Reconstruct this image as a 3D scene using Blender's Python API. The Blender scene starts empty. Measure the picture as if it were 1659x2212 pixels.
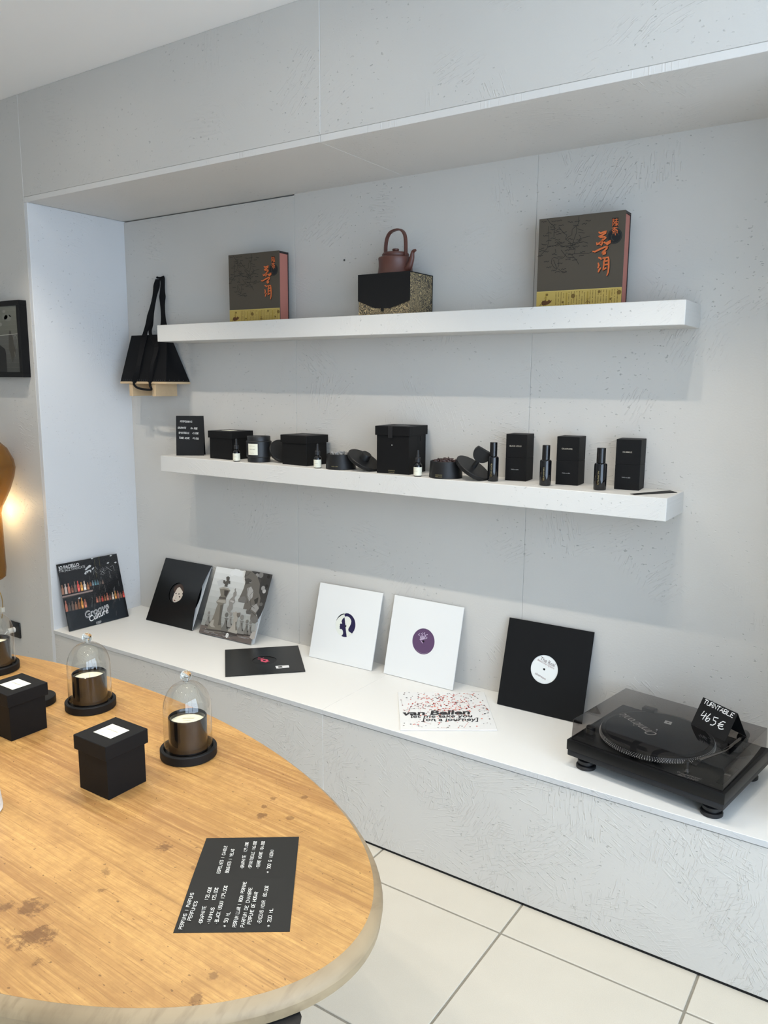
import bpy, bmesh, math, random
from mathutils import Matrix, Vector
random.seed(7)
PI = math.pi
SC = bpy.context.scene
COL = SC.collection

# ------------------------------------------------------------------ camera
IMG_W, IMG_H, FPX = 1659.0, 2212.0, 1710.84
CAM = Vector((3.2479, -2.0967, 1.6063))
YAW, PITCH, ROLL = -0.5898, -0.1640, 0.0065
def cam_axes():
    f = Vector((math.sin(YAW)*math.cos(PITCH), math.cos(YAW)*math.cos(PITCH), math.sin(PITCH)))
    r = Vector((math.cos(YAW), -math.sin(YAW), 0)); u = r.cross(f)
    return math.cos(ROLL)*r + math.sin(ROLL)*u, -math.sin(ROLL)*r + math.cos(ROLL)*u, f
CR, CU, CF = cam_axes()
cd = bpy.data.cameras.new('camera'); cam = bpy.data.objects.new('camera', cd); COL.objects.link(cam)
cd.sensor_fit = 'HORIZONTAL'; cd.sensor_width = 36; cd.lens = 36*FPX/IMG_W; cd.clip_start = 0.02
m3 = Matrix((CR, CU, -CF)).transposed(); cam.matrix_world = Matrix.Translation(CAM) @ m3.to_4x4()
SC.camera = cam
def ray(q): return CF + CR*((q[0]-IMG_W/2)/FPX) - CU*((q[1]-IMG_H/2)/FPX)
def at_z(q, z): d = ray(q); return CAM + d*((z-CAM.z)/d.z)
def at_y(q, y): d = ray(q); return CAM + d*((y-CAM.y)/d.y)
def at_x(q, x): d = ray(q); return CAM + d*((x-CAM.x)/d.x)

# ------------------------------------------------------------------ exposure, sky, lights
vs = SC.view_settings
vs.view_transform = 'Standard'; vs.look = 'None'; vs.gamma = 1.0; vs.use_curve_mapping = False
vs.exposure = 0.25
SKY_STRENGTH, SPOT_W = 5.2, 20.0
w = bpy.data.worlds.new('sky'); SC.world = w; w.use_nodes = True
bg = w.node_tree.nodes['Background']; bg.inputs[0].default_value = (0.64, 0.80, 1.0, 1); bg.inputs[1].default_value = SKY_STRENGTH
SC.cycles.max_bounces = 6; SC.cycles.diffuse_bounces = 3; SC.cycles.glossy_bounces = 3; SC.cycles.transmission_bounces = 5; SC.cycles.transparent_max_bounces = 16
SC.cycles.use_adaptive_sampling = True; SC.cycles.adaptive_threshold = 0.1; SC.cycles.adaptive_min_samples = 16; SC.cycles.use_denoising = True
SC.cycles.caustics_reflective = False; SC.cycles.caustics_refractive = False
SC.cycles.sample_clamp_indirect = 6.0
# the shop window (in the wall to the right of the picture) lets the daylight in
WIN = dict(x=4.6, y0=-4.3, y1=-0.4, z0=0.25, z1=2.62)
pl = bpy.data.lights.new('window_portal', 'AREA'); pl.shape = 'RECTANGLE'
pl.size = WIN['y1']-WIN['y0']; pl.size_y = WIN['z1']-WIN['z0']; pl.cycles.is_portal = True
po = bpy.data.objects.new('window_portal', pl); COL.objects.link(po)
po.matrix_world = Matrix.Translation((WIN['x']-0.01, (WIN['y0']+WIN['y1'])/2, (WIN['z0']+WIN['z1'])/2)) @ Matrix(((0,0,1),(1,0,0),(0,1,0))).to_4x4()
ZC = 2.7816
SPOTS = [(x, -0.5) for x in (0.41, 0.61, 1.49, 1.69, 2.57, 2.77)]
SPOTS2 = [(x, -1.75) for x in (0.41, 0.61, 1.49, 1.69, 2.57, 2.77)]

# ------------------------------------------------------------------ colours and materials
def lin(c):
    c /= 255.0
    return c/12.92 if c <= 0.04045 else ((c+0.055)/1.055)**2.4
def S(r, g, b): return (lin(r), lin(g), lin(b), 1.0)
MATS = {}
class NG:
    def __init__(s, name):
        s.m = bpy.data.materials.new(name); s.m.use_nodes = True; s.t = s.m.node_tree
        s.b = s.t.nodes['Principled BSDF']; s.out = s.t.nodes['Material Output']
    def n(s, typ, **kw):
        nd = s.t.nodes.new(typ)
        for k, v in kw.items():
            if k.startswith('i_'):
                key = k[2:].replace('_', ' ')
                s.inp(nd.inputs[int(key)] if key.isdigit() else nd.inputs[key], v)
            else: setattr(nd, k, v)
        return nd
    def inp(s, sock, v):
        if isinstance(v, bpy.types.NodeSocket): s.t.links.new(v, sock)
        else: sock.default_value = v
    def math(s, op, a, b=0.0, clamp=False):
        nd = s.t.nodes.new('ShaderNodeMath'); nd.operation = op; nd.use_clamp = clamp
        s.inp(nd.inputs[0], a); s.inp(nd.inputs[1], b); return nd.outputs[0]
    def mix(s, f, a, b):
        nd = s.t.nodes.new('ShaderNodeMix'); nd.data_type = 'RGBA'
        s.inp(nd.inputs[0], f); s.inp(nd.inputs[6], a); s.inp(nd.inputs[7], b); return nd.outputs[2]
    def ramp(s, f, p0, p1):
        nd = s.t.nodes.new('ShaderNodeMapRange'); nd.clamp = True
        s.inp(nd.inputs[0], f); nd.inputs[1].default_value = p0; nd.inputs[2].default_value = p1; return nd.outputs[0]
    dims = '3D'
    def noise(s, vec, scale, detail=2.0, rough=0.5, dist=0.0):
        nd = s.n('ShaderNodeTexNoise', i_Scale=scale, i_Detail=detail, i_Roughness=rough, i_Distortion=dist, noise_dimensions=s.dims)
        s.t.links.new(vec, nd.inputs['Vector']); return nd.outputs[0]
    def mapping(s, vec, scale=(1,1,1), rot=(0,0,0), loc=(0,0,0)):
        nd = s.n('ShaderNodeMapping'); s.t.links.new(vec, nd.inputs[0])
        nd.inputs[1].default_value = loc; nd.inputs[2].default_value = rot; nd.inputs[3].default_value = scale; return nd.outputs[0]
    def bump(s, h, strength=0.3, dist=0.01):
        nd = s.n('ShaderNodeBump'); nd.inputs['Strength'].default_value = strength; nd.inputs['Distance'].default_value = dist
        s.t.links.new(h, nd.inputs['Height']); s.t.links.new(nd.outputs[0], s.b.inputs['Normal'])
    def obj(s): return s.n('ShaderNodeTexCoord').outputs['Object']
def mat(name, col, rough=0.5, metal=0.0, spec=0.5, bump=None, var=0.0, vscale=8.0, coat=0.0):
    if name in MATS: return MATS[name]
    g = NG(name); b = g.b
    b.inputs['Roughness'].default_value = rough; b.inputs['Metallic'].default_value = metal
    b.inputs['Specular IOR Level'].default_value = spec; b.inputs['Coat Weight'].default_value = coat
    co = g.obj()
    nz = g.noise(co, vscale, 4.0)
    k = tuple(c*(1-var) for c in col[:3])+(1,)
    g.inp(b.inputs['Base Color'], g.mix(nz, col, k) if var else col)
    if bump: g.bump(g.noise(co, bump[0], 3.0), bump[1], bump[2])
    MATS[name] = g.m; return g.m

def osb(name, col, plane, bump=0.5, dense=0.5):
    """painted strand board: strands lie at random angles inside voronoi patches"""
    if name in MATS: return MATS[name]
    g = NG(name); g.dims = '2D'; co = g.obj()
    rot = {'xz': (PI/2, 0, 0), 'xy': (0, 0, 0), 'yz': (PI/2, 0, PI/2)}[plane]
    if plane == 'xz': uv = g.mapping(co, rot=(-PI/2, 0, 0))
    elif plane == 'yz':
        sp = g.n('ShaderNodeSeparateXYZ'); g.t.links.new(co, sp.inputs[0])
        cb = g.n('ShaderNodeCombineXYZ'); g.t.links.new(sp.outputs[1], cb.inputs[0]); g.t.links.new(sp.outputs[2], cb.inputs[1]); uv = cb.outputs[0]
    else: uv = co
    sp = g.n('ShaderNodeSeparateXYZ'); g.t.links.new(uv, sp.inputs[0])
    cb = g.n('ShaderNodeCombineXYZ'); g.t.links.new(sp.outputs[0], cb.inputs[0]); g.t.links.new(sp.outputs[1], cb.inputs[1]); uv = cb.outputs[0]
    heights = []
    for sc, seed in ((7.0, 0.0), (11.0, 3.7))[:2 if dense > 0.8 else 1]:
        off = g.mapping(uv, loc=(seed, seed*1.7, 0))
        vo = g.n('ShaderNodeTexVoronoi', i_Scale=sc); vo.voronoi_dimensions = '2D'; g.t.links.new(off, vo.inputs['Vector'])
        sc2 = g.n('ShaderNodeSeparateColor'); g.t.links.new(vo.outputs['Color'], sc2.inputs[0])
        vr = g.n('ShaderNodeVectorRotate'); vr.rotation_type = 'Z_AXIS'; g.t.links.new(off, vr.inputs['Vector'])
        g.t.links.new(g.math('MULTIPLY', sc2.outputs[0], 6.283), vr.inputs['Angle'])
        st = g.mapping(vr.outputs[0], scale=(17, 150, 1))
        n1 = g.noise(st, 1.0, 1.0, 0.55)
        patch = g.ramp(sc2.outputs[1], 0.75-0.6*dense, 0.95-0.5*dense)
        heights.append(g.math('MULTIPLY', g.ramp(n1, 0.595, 0.65), patch))
    big = g.ramp(g.noise(uv, 3.0, 1.0), 0.52-0.2*dense, 0.66-0.16*dense)
    hs = g.math('MULTIPLY', g.math('ADD', heights[0], heights[1]) if len(heights) > 1 else heights[0], big)
    fine = g.noise(uv, 160.0, 1.0)
    h = g.math('ADD', hs, g.math('MULTIPLY', fine, 0.12))
    chips = g.math('MULTIPLY', g.ramp(g.noise(g.mapping(uv, scale=(1, 1.6, 1)), 55.0, 2.0, 0.6), 0.705, 0.765), big)
    h = g.math('SUBTRACT', h, g.math('MULTIPLY', chips, 1.2))
    g.bump(h, bump, 0.0035)
    smut = g.ramp(g.noise(uv, 2.3, 3.0), 0.45, 0.85)
    c = g.mix(g.math('MULTIPLY', smut, 0.5), col, tuple(x*0.93 for x in col[:3])+(1,))
    c = g.mix(g.math('MULTIPLY', chips, 0.55), c, tuple(x*0.55 for x in col[:3])+(1,))
    g.inp(g.b.inputs['Base Color'], c)
    g.b.inputs['Roughness'].default_value = 0.5; g.b.inputs['Specular IOR Level'].default_value = 0.4
    MATS[name] = g.m; return g.m

def thin_glass(name, tint, refl=1.0, ior=1.45, rough=0.01):
    """a thin clear wall: what passes is tinted, what reflects follows Fresnel"""
    if name in MATS: return MATS[name]
    g = NG(name); g.t.nodes.remove(g.b)
    tr = g.n('ShaderNodeBsdfTransparent'); tr.inputs[0].default_value = tint
    gl = g.n('ShaderNodeBsdfGlossy'); gl.inputs['Roughness'].default_value = rough
    lw = g.n('ShaderNodeLayerWeight'); lw.inputs[0].default_value = 0.5
    r0 = ((ior-1)/(ior+1))**2*refl
    f = g.math('ADD', r0, g.math('MULTIPLY', g.math('POWER', lw.outputs['Facing'], 5.0), 1-r0), True)
    mx = g.n('ShaderNodeMixShader'); g.t.links.new(f, mx.inputs[0]); g.t.links.new(tr.outputs[0], mx.inputs[1]); g.t.links.new(gl.outputs[0], mx.inputs[2])
    g.t.links.new(mx.outputs[0], g.out.inputs[0]); MATS[name] = g.m; return g.m

def print_mat(name='ink', rough=0.45):
    if name in MATS: return MATS[name]
    g = NG(name); at = g.n('ShaderNodeAttribute'); at.attribute_name = 'Col'
    g.t.links.new(at.outputs['Color'], g.b.inputs['Base Color']); g.b.inputs['Roughness'].default_value = rough
    g.b.inputs['Specular IOR Level'].default_value = 0.35
    MATS[name] = g.m; return g.m

def wood_top(name):
    g = NG(name); g.dims = '2D'; co = g.obj()
    sp = g.n('ShaderNodeSeparateXYZ'); g.t.links.new(co, sp.inputs[0])
    # boards along x: each board its own tone
    row = g.math('FLOOR', g.math('DIVIDE', g.math('ADD', sp.outputs[1], g.math('MULTIPLY', g.noise(g.mapping(co, scale=(0.5, 0.5, 0)), 2.0), 0.03)), 0.062))
    wn = g.n('ShaderNodeTexWhiteNoise'); wn.noise_dimensions = '1D'; g.t.links.new(row, wn.inputs['W'])
    off = g.n('ShaderNodeCombineXYZ'); g.t.links.new(g.math('ADD', sp.outputs[0], g.math('MULTIPLY', wn.outputs[0], 9.0)), off.inputs[0]); g.t.links.new(sp.outputs[1], off.inputs[1])
    grain = g.noise(g.mapping(off.outputs[0], scale=(4.0, 120, 1)), 1.0, 6.0, 0.68, 0.25)
    grain2 = g.noise(g.mapping(off.outputs[0], scale=(9, 420, 1)), 1.0, 2.0, 0.5)
    broad = g.noise(g.mapping(off.outputs[0], scale=(1.3, 13, 1)), 1.0, 3.0, 0.55, 0.4)
    base = g.mix(wn.outputs[0], S(190, 147, 88), S(174, 132, 76))
    base = g.mix(g.ramp(broad, 0.40, 0.68), base, S(158, 116, 68))
    base = g.mix(g.math('MULTIPLY', g.ramp(grain, 0.45, 0.75), 0.65), base, S(214, 172, 106))
    base = g.mix(g.math('MULTIPLY', g.ramp(grain2, 0.52, 0.72), 0.5), base, S(140, 98, 54))
    blot = g.ramp(g.noise(co, 9.0, 5.0, 0.62), 0.52, 0.72)
    base = g.mix(g.math('MULTIPLY', blot, 0.38), base, S(142, 102, 58))
    base = g.mix(g.math('MULTIPLY', g.ramp(g.noise(g.mapping(co, scale=(1, 1.4, 1)), 45.0, 6.0, 0.7), 0.40, 0.70), 0.38), base, S(150, 110, 62))
    base = g.mix(g.math('MULTIPLY', g.ramp(g.noise(g.mapping(co, rot=(0, 0, 0.5), scale=(1.5, 60, 1)), 1.0, 3.0, 0.6), 0.66, 0.72), 0.35), base, S(120, 84, 46))
    # worm specks and scratches
    sk = g.ramp(g.noise(g.mapping(co, scale=(0.7, 1.2, 1)), 120.0, 2.0), 0.745, 0.775)
    base = g.mix(g.math('MULTIPLY', sk, 0.65), base, S(84, 56, 32))
    # old burn stains at their own places
    sn = g.math('MULTIPLY', g.noise(co, 46.0, 5.0, 0.72), 0.75); flat_co = g.mapping(co, scale=(1, 1, 0))
    for (px, rad, amt) in STAINS:
        c = at_z(px, 0.75)
        vd = g.n('ShaderNodeVectorMath'); vd.operation = 'DISTANCE'
        g.t.links.new(flat_co, vd.inputs[0]); vd.inputs[1].default_value = (c.x-TAB_C[0], c.y-TAB_C[1], 0)
        near = g.math('SUBTRACT', 1.0, g.math('DIVIDE', vd.outputs['Value'], rad), True)
        msk = g.ramp(g.math('ADD', g.math('MULTIPLY', near, 0.42), sn), 0.57, 0.68)
        msk = g.math('MULTIPLY', msk, g.ramp(near, 0.0, 0.25))
        base = g.mix(g.math('MULTIPLY', msk, amt), base, S(84, 50, 26))
    g.inp(g.b.inputs['Base Color'], base)
    g.inp(g.b.inputs['Roughness'], g.math('ADD', 0.34, g.math('MULTIPLY', grain, 0.25)))
    g.bump(grain2, 0.12, 0.002)
    MATS[name] = g.m; return g.m

# ------------------------------------------------------------------ object helpers
TM = {}
def link(o, parent=None):
    COL.objects.link(o)
    if parent is not None: o.parent = parent
    return o
def tag(o, label, cat, group=None):
    o['label'] = label; o['category'] = cat
    if group: o['group'] = group
    return o
def frame(o, ex, ey):
    ex = Vector(ex).normalized(); ey = Vector(ey).normalized(); ez = ex.cross(ey)
    return Matrix.Translation(Vector(o)) @ Matrix((ex, ey, ez)).transposed().to_4x4()
def rz(loc, a=0.0): return Matrix.Translation(Vector(loc)) @ Matrix.Rotation(a, 4, 'Z')
def thing(name, label, cat, M, group=None):
    o = bpy.data.objects.new(name, None); o.empty_display_size = 0.05; link(o)
    o.matrix_world = M; TM[o.name] = M.copy(); tag(o, label, cat, group); return o
def struct(name, M=None):
    o = bpy.data.objects.new(name, None); link(o); TM[o.name] = Matrix.Identity(4); o['kind'] = 'structure'; return o
def mesh_obj(name, bm, m, parent=None, smooth=False, M=None):
    me = bpy.data.meshes.new(name); bm.normal_update(); bm.to_mesh(me); bm.free()
    for x in (m if isinstance(m, (list, tuple)) else [m]): me.materials.append(x)
    if smooth:
        for p in me.polygons: p.use_smooth = True
        if hasattr(me, 'set_sharp_from_angle'): me.set_sharp_from_angle(angle=math.radians(35))
    o = bpy.data.objects.new(name, me); link(o, parent)
    if M is not None: o.matrix_local = M
    return o
def add_box(bm, a, b, bevel=0.0, seg=2, mi=0):
    a = Vector(a); b = Vector(b); t = bmesh.new()
    vs_ = [t.verts.new((x, y, z)) for x in (a.x, b.x) for y in (a.y, b.y) for z in (a.z, b.z)]
    for f in ((0,1,3,2), (4,6,7,5), (0,4,5,1), (2,3,7,6), (0,2,6,4), (1,5,7,3)): t.faces.new([vs_[i] for i in f])
    bmesh.ops.recalc_face_normals(t, faces=t.faces)
    if bevel: bmesh.ops.bevel(t, geom=t.edges[:], offset=bevel, segments=seg, profile=0.5, affect='EDGES')
    merge(bm, t, mi)
def merge(bm, t, mi=0, M=None):
    if M is not None: bmesh.ops.transform(t, matrix=M, verts=t.verts)
    mp = {v: bm.verts.new(v.co) for v in t.verts}
    for f in t.faces:
        try:
            nf = bm.faces.new([mp[v] for v in f.verts]); nf.material_index = mi
        except ValueError: pass
    t.free()
def box(name, a, b, m, parent=None, bevel=0.0, M=None, seg=2):
    bm = bmesh.new(); add_box(bm, a, b, bevel, seg); return mesh_obj(name, bm, m, parent, bevel > 0, M)
def add_lathe(bm, prof, seg=48, M=None, mi=0, close=False):
    t = bmesh.new(); rings = []
    for r, z in prof:
        if r < 1e-6: rings.append([t.verts.new((0, 0, z))])
        else: rings.append([t.verts.new((r*math.cos(2*PI*i/seg), r*math.sin(2*PI*i/seg), z)) for i in range(seg)])
    prs = list(zip(rings, rings[1:]))
    if close: prs.append((rings[-1], rings[0]))
    for A, B in prs:
        for i in range(seg):
            j = (i+1) % seg
            if len(A) == 1 and len(B) == 1: continue
            if len(A) == 1: t.faces.new((A[0], B[j], B[i]))
            elif len(B) == 1: t.faces.new((A[i], A[j], B[0]))
            else: t.faces.new((A[i], A[j], B[j], B[i]))
    bmesh.ops.recalc_face_normals(t, faces=t.faces)
    merge(bm, t, mi, M)
def lathe(name, prof, m, parent=None, seg=48, M=None, close=False):
    bm = bmesh.new(); add_lathe(bm, prof, seg, None, 0, close); return mesh_obj(name, bm, m, parent, True, M)
def add_tube(bm, pts, rad, seg=10, flat=None, mi=0):
    """sweep along points; rad number or list; flat=(w,t,axis) for a strap"""
    pts = [Vector(p) for p in pts]; rings = []; n = len(pts); t = bmesh.new()
    up = Vector((0.13, 0.21, 0.97)) if flat is None else Vector(flat[2])
    for i, p in enumerate(pts):
        d = (pts[min(i+1, n-1)]-pts[max(i-1, 0)]).normalized()
        a = up - d*up.dot(d); a.normalize(); b = d.cross(a)
        r = rad[i] if isinstance(rad, (list, tuple)) else rad
        if flat is None: ring = [p + a*(r*math.cos(2*PI*k/seg)) + b*(r*math.sin(2*PI*k/seg)) for k in range(seg)]
        else:
            w_, t_ = flat[0]*(r if isinstance(rad, (list, tuple)) else 1)/2, flat[1]/2
            ring = [p + a*(sa*w_) + b*(sb*t_) for sa, sb in ((1,1), (-1,1), (-1,-1), (1,-1))]
        rings.append([t.verts.new(v) for v in ring])
    for A, B in zip(rings, rings[1:]):
        k = len(A)
        for i in range(k): t.faces.new((A[i], A[(i+1) % k], B[(i+1) % k], B[i]))
    t.faces.new(rings[0][::-1]); t.faces.new(rings[-1])
    bmesh.ops.recalc_face_normals(t, faces=t.faces); merge(bm, t, mi)
def tube(name, pts, rad, m, parent=None, seg=10, flat=None):
    bm = bmesh.new(); add_tube(bm, pts, rad, seg, flat); return mesh_obj(name, bm, m, parent, flat is None)
def smooth_path(pts, k=6):
    P = [Vector(p) for p in pts]; out = []
    for i in range(len(P)-1):
        a, b, c, d = P[max(i-1, 0)], P[i], P[i+1], P[min(i+2, len(P)-1)]
        for j in range(k):
            t = j/k
            out.append(0.5*((2*b)+(c-a)*t+(2*a-5*b+4*c-d)*t*t+(3*b-a-3*c+d)*t**3))
    out.append(P[-1]); return out
def prism(name, pts, z0, z1, m, parent=None, M=None, bevel=0.0):
    bm = bmesh.new(); lo = [bm.verts.new((x, y, z0)) for x, y in pts]; hi = [bm.verts.new((x, y, z1)) for x, y in pts]
    n = len(pts); bm.faces.new(lo[::-1]); bm.faces.new(hi)
    for i in range(n): bm.faces.new((lo[i], lo[(i+1) % n], hi[(i+1) % n], hi[i]))
    bmesh.ops.recalc_face_normals(bm, faces=bm.faces)
    if bevel: bmesh.ops.bevel(bm, geom=bm.edges[:], offset=bevel, segments=2, affect='EDGES')
    return mesh_obj(name, bm, m, parent, False, M)
def copy_tree(o, M=None, parent=None, label=None):
    c = o.copy(); COL.objects.link(c)
    if parent is not None: c.parent = parent
    if M is not None: c.matrix_world = M; TM[c.name] = M.copy()
    if label: c['label'] = label
    for ch in [x for x in bpy.data.objects if x.parent == o]: copy_tree(ch, None, c)
    return c

# ------------------------------------------------------------------ flat print: ink polygons on a plane
GLYPH = {'A':'002640;1232','B':'000636453303;3342413000','C':'4536160501103041','D':'00062644422000','E':'46060040;0333','F':'460600;0333',
 'G':'453616050110304143 23','H':'0006;4046;0343','I':'2026','J':'0110304146','K':'0006;460340','L':'060040','M':'0006234640','N':'00064046',
 'O':'160501103041453616','P':'00063645443303','Q':'160501103041453616;3140','R':'00063645443303;2340','S':'453616050413334241301001','T':'0646;2026',
 'U':'060110304146','V':'062046','W':'0610233046','X':'0046;0640','Y':'062346;2320','Z':'06460040','0':'160501103041453616','1':'152620',
 '2':'05163645440040','3':'06462443413010','4':'30360242','5':'4606043443413000','6':'46150301103041423303','7':'064610','8':'13020110304142331304051636454433',
 '9':'44130516364540',',':'2110','.':'2021','€':'4536160501103041;0434;0232','|':'2026','-':'0343','>':'0343;254321','(':'36252130',')':'16252110','·':'2223'}
CAPH = None
def text_mesh(txt, bold=0.0, shear=0.0):
    cu = bpy.data.curves.new('t', 'FONT'); cu.body = txt; cu.offset = bold; cu.shear = shear; cu.resolution_u = 3
    o = bpy.data.objects.new('t', cu); COL.objects.link(o)
    dg = bpy.context.evaluated_depsgraph_get(); me = bpy.data.meshes.new_from_object(o.evaluated_get(dg))
    V = [(v.co.x, v.co.y) for v in me.vertices]; F = [tuple(p.vertices) for p in me.polygons]
    bpy.data.objects.remove(o); bpy.data.curves.remove(cu); bpy.data.meshes.remove(me)
    return V, F
class Canvas:
    def __init__(s, parent, M, lift=0.00025):
        s.p = parent; s.M = M; s.Mi = M.inverted(); s.v = []; s.f = []; s.c = []; s.lift = lift
    def px(s, q):
        o = s.Mi @ CAM; d = s.Mi.to_3x3() @ ray(q); t = -o.z/d.z; return (o.x+d.x*t, o.y+d.y*t)
    def pxs(s, qs): return [s.px(q) for q in qs]
    def poly(s, pts, col, layer=1):
        b = len(s.v); s.v += [(x, y, s.lift*layer) for x, y in pts]; s.f.append(list(range(b, b+len(pts)))); s.c.append(col)
    def rect(s, x0, y0, x1, y1, col, layer=1): s.poly([(x0, y0), (x1, y0), (x1, y1), (x0, y1)], col, layer)
    def disc(s, c, r, col, layer=1, n=32, sy=1.0): s.poly([(c[0]+r*math.cos(2*PI*i/n), c[1]+r*sy*math.sin(2*PI*i/n)) for i in range(n)], col, layer)
    def ring(s, c, r, wd, col, layer=1, n=32, a0=0, a1=2*PI):
        s.stroke([(c[0]+r*math.cos(a0+(a1-a0)*i/n), c[1]+r*math.sin(a0+(a1-a0)*i/n)) for i in range(n+1)], wd, col, layer)
    def stroke(s, pts, wd, col, layer=1, taper=False):
        P = [Vector(p).to_2d() if len(p) > 2 else Vector(p) for p in pts]; n = len(P)
        if n < 2: return
        L = []; R_ = []
        for i in range(n):
            d = P[min(i+1, n-1)]-P[max(i-1, 0)]
            if d.length < 1e-9: d = Vector((1, 0))
            d.normalize(); nn = Vector((-d.y, d.x)); k = wd/2
            if taper: k *= 0.55+0.6*math.sin(PI*(i+0.6)/(n+0.2))
            L.append(P[i]+nn*k); R_.append(P[i]-nn*k)
        e = (P[0]-P[1]).normalized()*wd*0.25; L[0] += e; R_[0] += e
        e = (P[-1]-P[-2]).normalized()*wd*0.25; L[-1] += e; R_[-1] += e
        for i in range(n-1): s.poly([tuple(L[i]), tuple(R_[i]), tuple(R_[i+1]), tuple(L[i+1])], col, layer)
    def text(s, txt, p0, p1, h, col, layer=2, bold=0.0, shear=0.0):
        global CAPH
        if CAPH is None: CAPH = max(y for x, y in text_mesh('H')[0])
        V, F = text_mesh(txt, bold, shear); x0 = min(v[0] for v in V); x1 = max(v[0] for v in V)
        p0 = Vector(p0); d = Vector(p1)-p0; kx = d.length/(x1-x0); d.normalize(); n = Vector((-d.y, d.x)); ky = h/CAPH
        b = len(s.v)
        for x, y in V:
            q = p0+d*((x-x0)*kx)+n*(y*ky); s.v.append((q.x, q.y, s.lift*layer))
        for f in F: s.f.append([b+i for i in f]); s.c.append(col)
    def hand(s, txt, p0, p1, h, wd, col, layer=2, jit=0.25):
        p0 = Vector(p0); d = Vector(p1)-p0; tot = len(txt)*5.2-1.2; k = d.length/tot; d.normalize(); n = Vector((-d.y, d.x)); x = 0.0
        for ch in txt:
            for st in GLYPH.get(ch, '').replace(' ', '').split(';'):
                if not st: continue
                pts = [(int(st[i]), int(st[i+1])) for i in range(0, len(st)-1, 2)]
                jx, jy = random.uniform(-jit, jit), random.uniform(-jit, jit)
                s.stroke([p0+d*((x+a+jx+0.12*b)*k)+n*((b+jy)*h/6) for a, b in pts], wd, col, layer)
            x += 5.2
    def build(s, name, m=None):
        me = bpy.data.meshes.new(name); Tp = TM[s.p.name].inverted() @ s.M if s.p.name in TM else s.M
        me.from_pydata([tuple(Tp @ Vector(v)) for v in s.v], [], s.f); me.update()
        ca = me.color_attributes.new('Col', 'FLOAT_COLOR', 'CORNER'); i = 0
        for f, c in zip(s.f, s.c):
            for _ in f: ca.data[i].color = c; i += 1
        me.materials.append(m or print_mat()); o = bpy.data.objects.new(name, me); link(o, s.p); return o

# shared plain materials
BLACK_CARD = mat('black_card', S(12, 12, 13), 0.6, spec=0.22, bump=(400, 0.05, 0.001))
BLACK_MATTE = mat('black_matte', S(14, 14, 15), 0.65, spec=0.3)
BLACK_SATIN = mat('black_satin', S(22, 22, 24), 0.42)
BLACK_CERAMIC = mat('black_ceramic', S(20, 20, 21), 0.5, var=0.2, spec=0.4)
BLACK_GLOSS = mat('black_gloss_glass', S(8, 9, 13), 0.06, spec=0.6)
VINYL = mat('vinyl', S(12, 12, 13), 0.22)
CREAM = mat('cream_label', S(226, 224, 206), 0.6)
WHITE_CARD = mat('white_card', S(238, 238, 235), 0.6)
CHROME = mat('chrome', S(200, 200, 200), 0.18, 1.0)
WALLC = S(202, 199, 193); WHITEC = S(214, 212, 207)
WHITE_PAINT = osb('white_paint_board_front', WHITEC, 'xz', 0.35)
WHITE_SMOOTH = mat('white_paint_smooth', WHITEC, 0.45, bump=(90, 0.06, 0.001), var=0.03, vscale=3)

# ================================================================== the room
D, ZS, ZB, J1, J2, JH = 0.5, 2.3503, 0.4522, 1.0618, 2.118, 1.5924
NR = 3.22                                    # right end of the niche (outside the picture)
OSB_W = osb('painted_board_wall', WALLC, 'xz', 0.5, 0.35); OSB_H = osb('painted_board_header', WALLC, 'xz', 0.42, 0.5); OSB_F = osb('painted_board_bench', WALLC, 'xz', 0.5, 0.9)
OSB_S = osb('painted_board_soffit', S(216, 213, 208), 'xy', 0.4)
OSB_L = osb('painted_board_side', S(214, 215, 216), 'yz', 0.35)
def struct_box(name, a, b, m, bevel=0.0):
    o = box(name, a, b, m, None, bevel); o['kind'] = 'structure'; TM[o.name] = Matrix.Identity(4); return o
# floor of square stone tiles on a grout bed
g = NG('floor_tile'); co = g.obj()
sp_ = g.ramp(g.noise(co, 420.0, 2.0), 0.35, 0.7); cl = g.noise(co, 4.0, 5.0, 0.6)
geo = g.n('ShaderNodeObjectInfo'); tone = g.math('MULTIPLY', geo.outputs['Random'], 0.35)
c_ = g.mix(cl, S(206, 199, 184), S(192, 185, 170)); c_ = g.mix(g.math('MULTIPLY', sp_, 0.35), c_, S(216, 210, 196)); c_ = g.mix(tone, c_, S(198, 191, 176))
g.inp(g.b.inputs['Base Color'], c_); g.b.inputs['Roughness'].default_value = 0.42; g.bump(g.noise(co, 300.0, 3.0), 0.08, 0.002)
TILE = g.m
GROUT = mat('grout', S(150, 144, 130), 0.8, var=0.25, vscale=30)
floor = struct_box('floor', (-2.2, -5.0, -0.06), (4.72, 0.62, -0.003), GROUT)
T = 0.523; tile_me = None
for i in range(-7, 8):
    for j in range(0, 10):
        x0 = 1.8465+i*T; y1 = -0.152-j*0.52+0.52
        if x0+T > 4.9 or x0 < -2.2: continue
        if tile_me is None:
            t0 = box('tile', (0.0035, -0.52+0.0035, -0.012), (T-0.0035, -0.0035, 0.0), TILE, floor, 0.0015, seg=1); tile_me = t0.data; t0.location = (x0, y1, 0)
        else:
            t0 = bpy.data.objects.new('tile', tile_me); link(t0, floor); t0.location = (x0, y1, 0)
CEIL = mat('ceiling_white', S(242, 241, 239), 0.7, bump=(60, 0.05, 0.001))
struct_box('ceiling', (-2.2, -5.0, ZC), (4.72, 0.62, ZC+0.08), CEIL)
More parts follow.
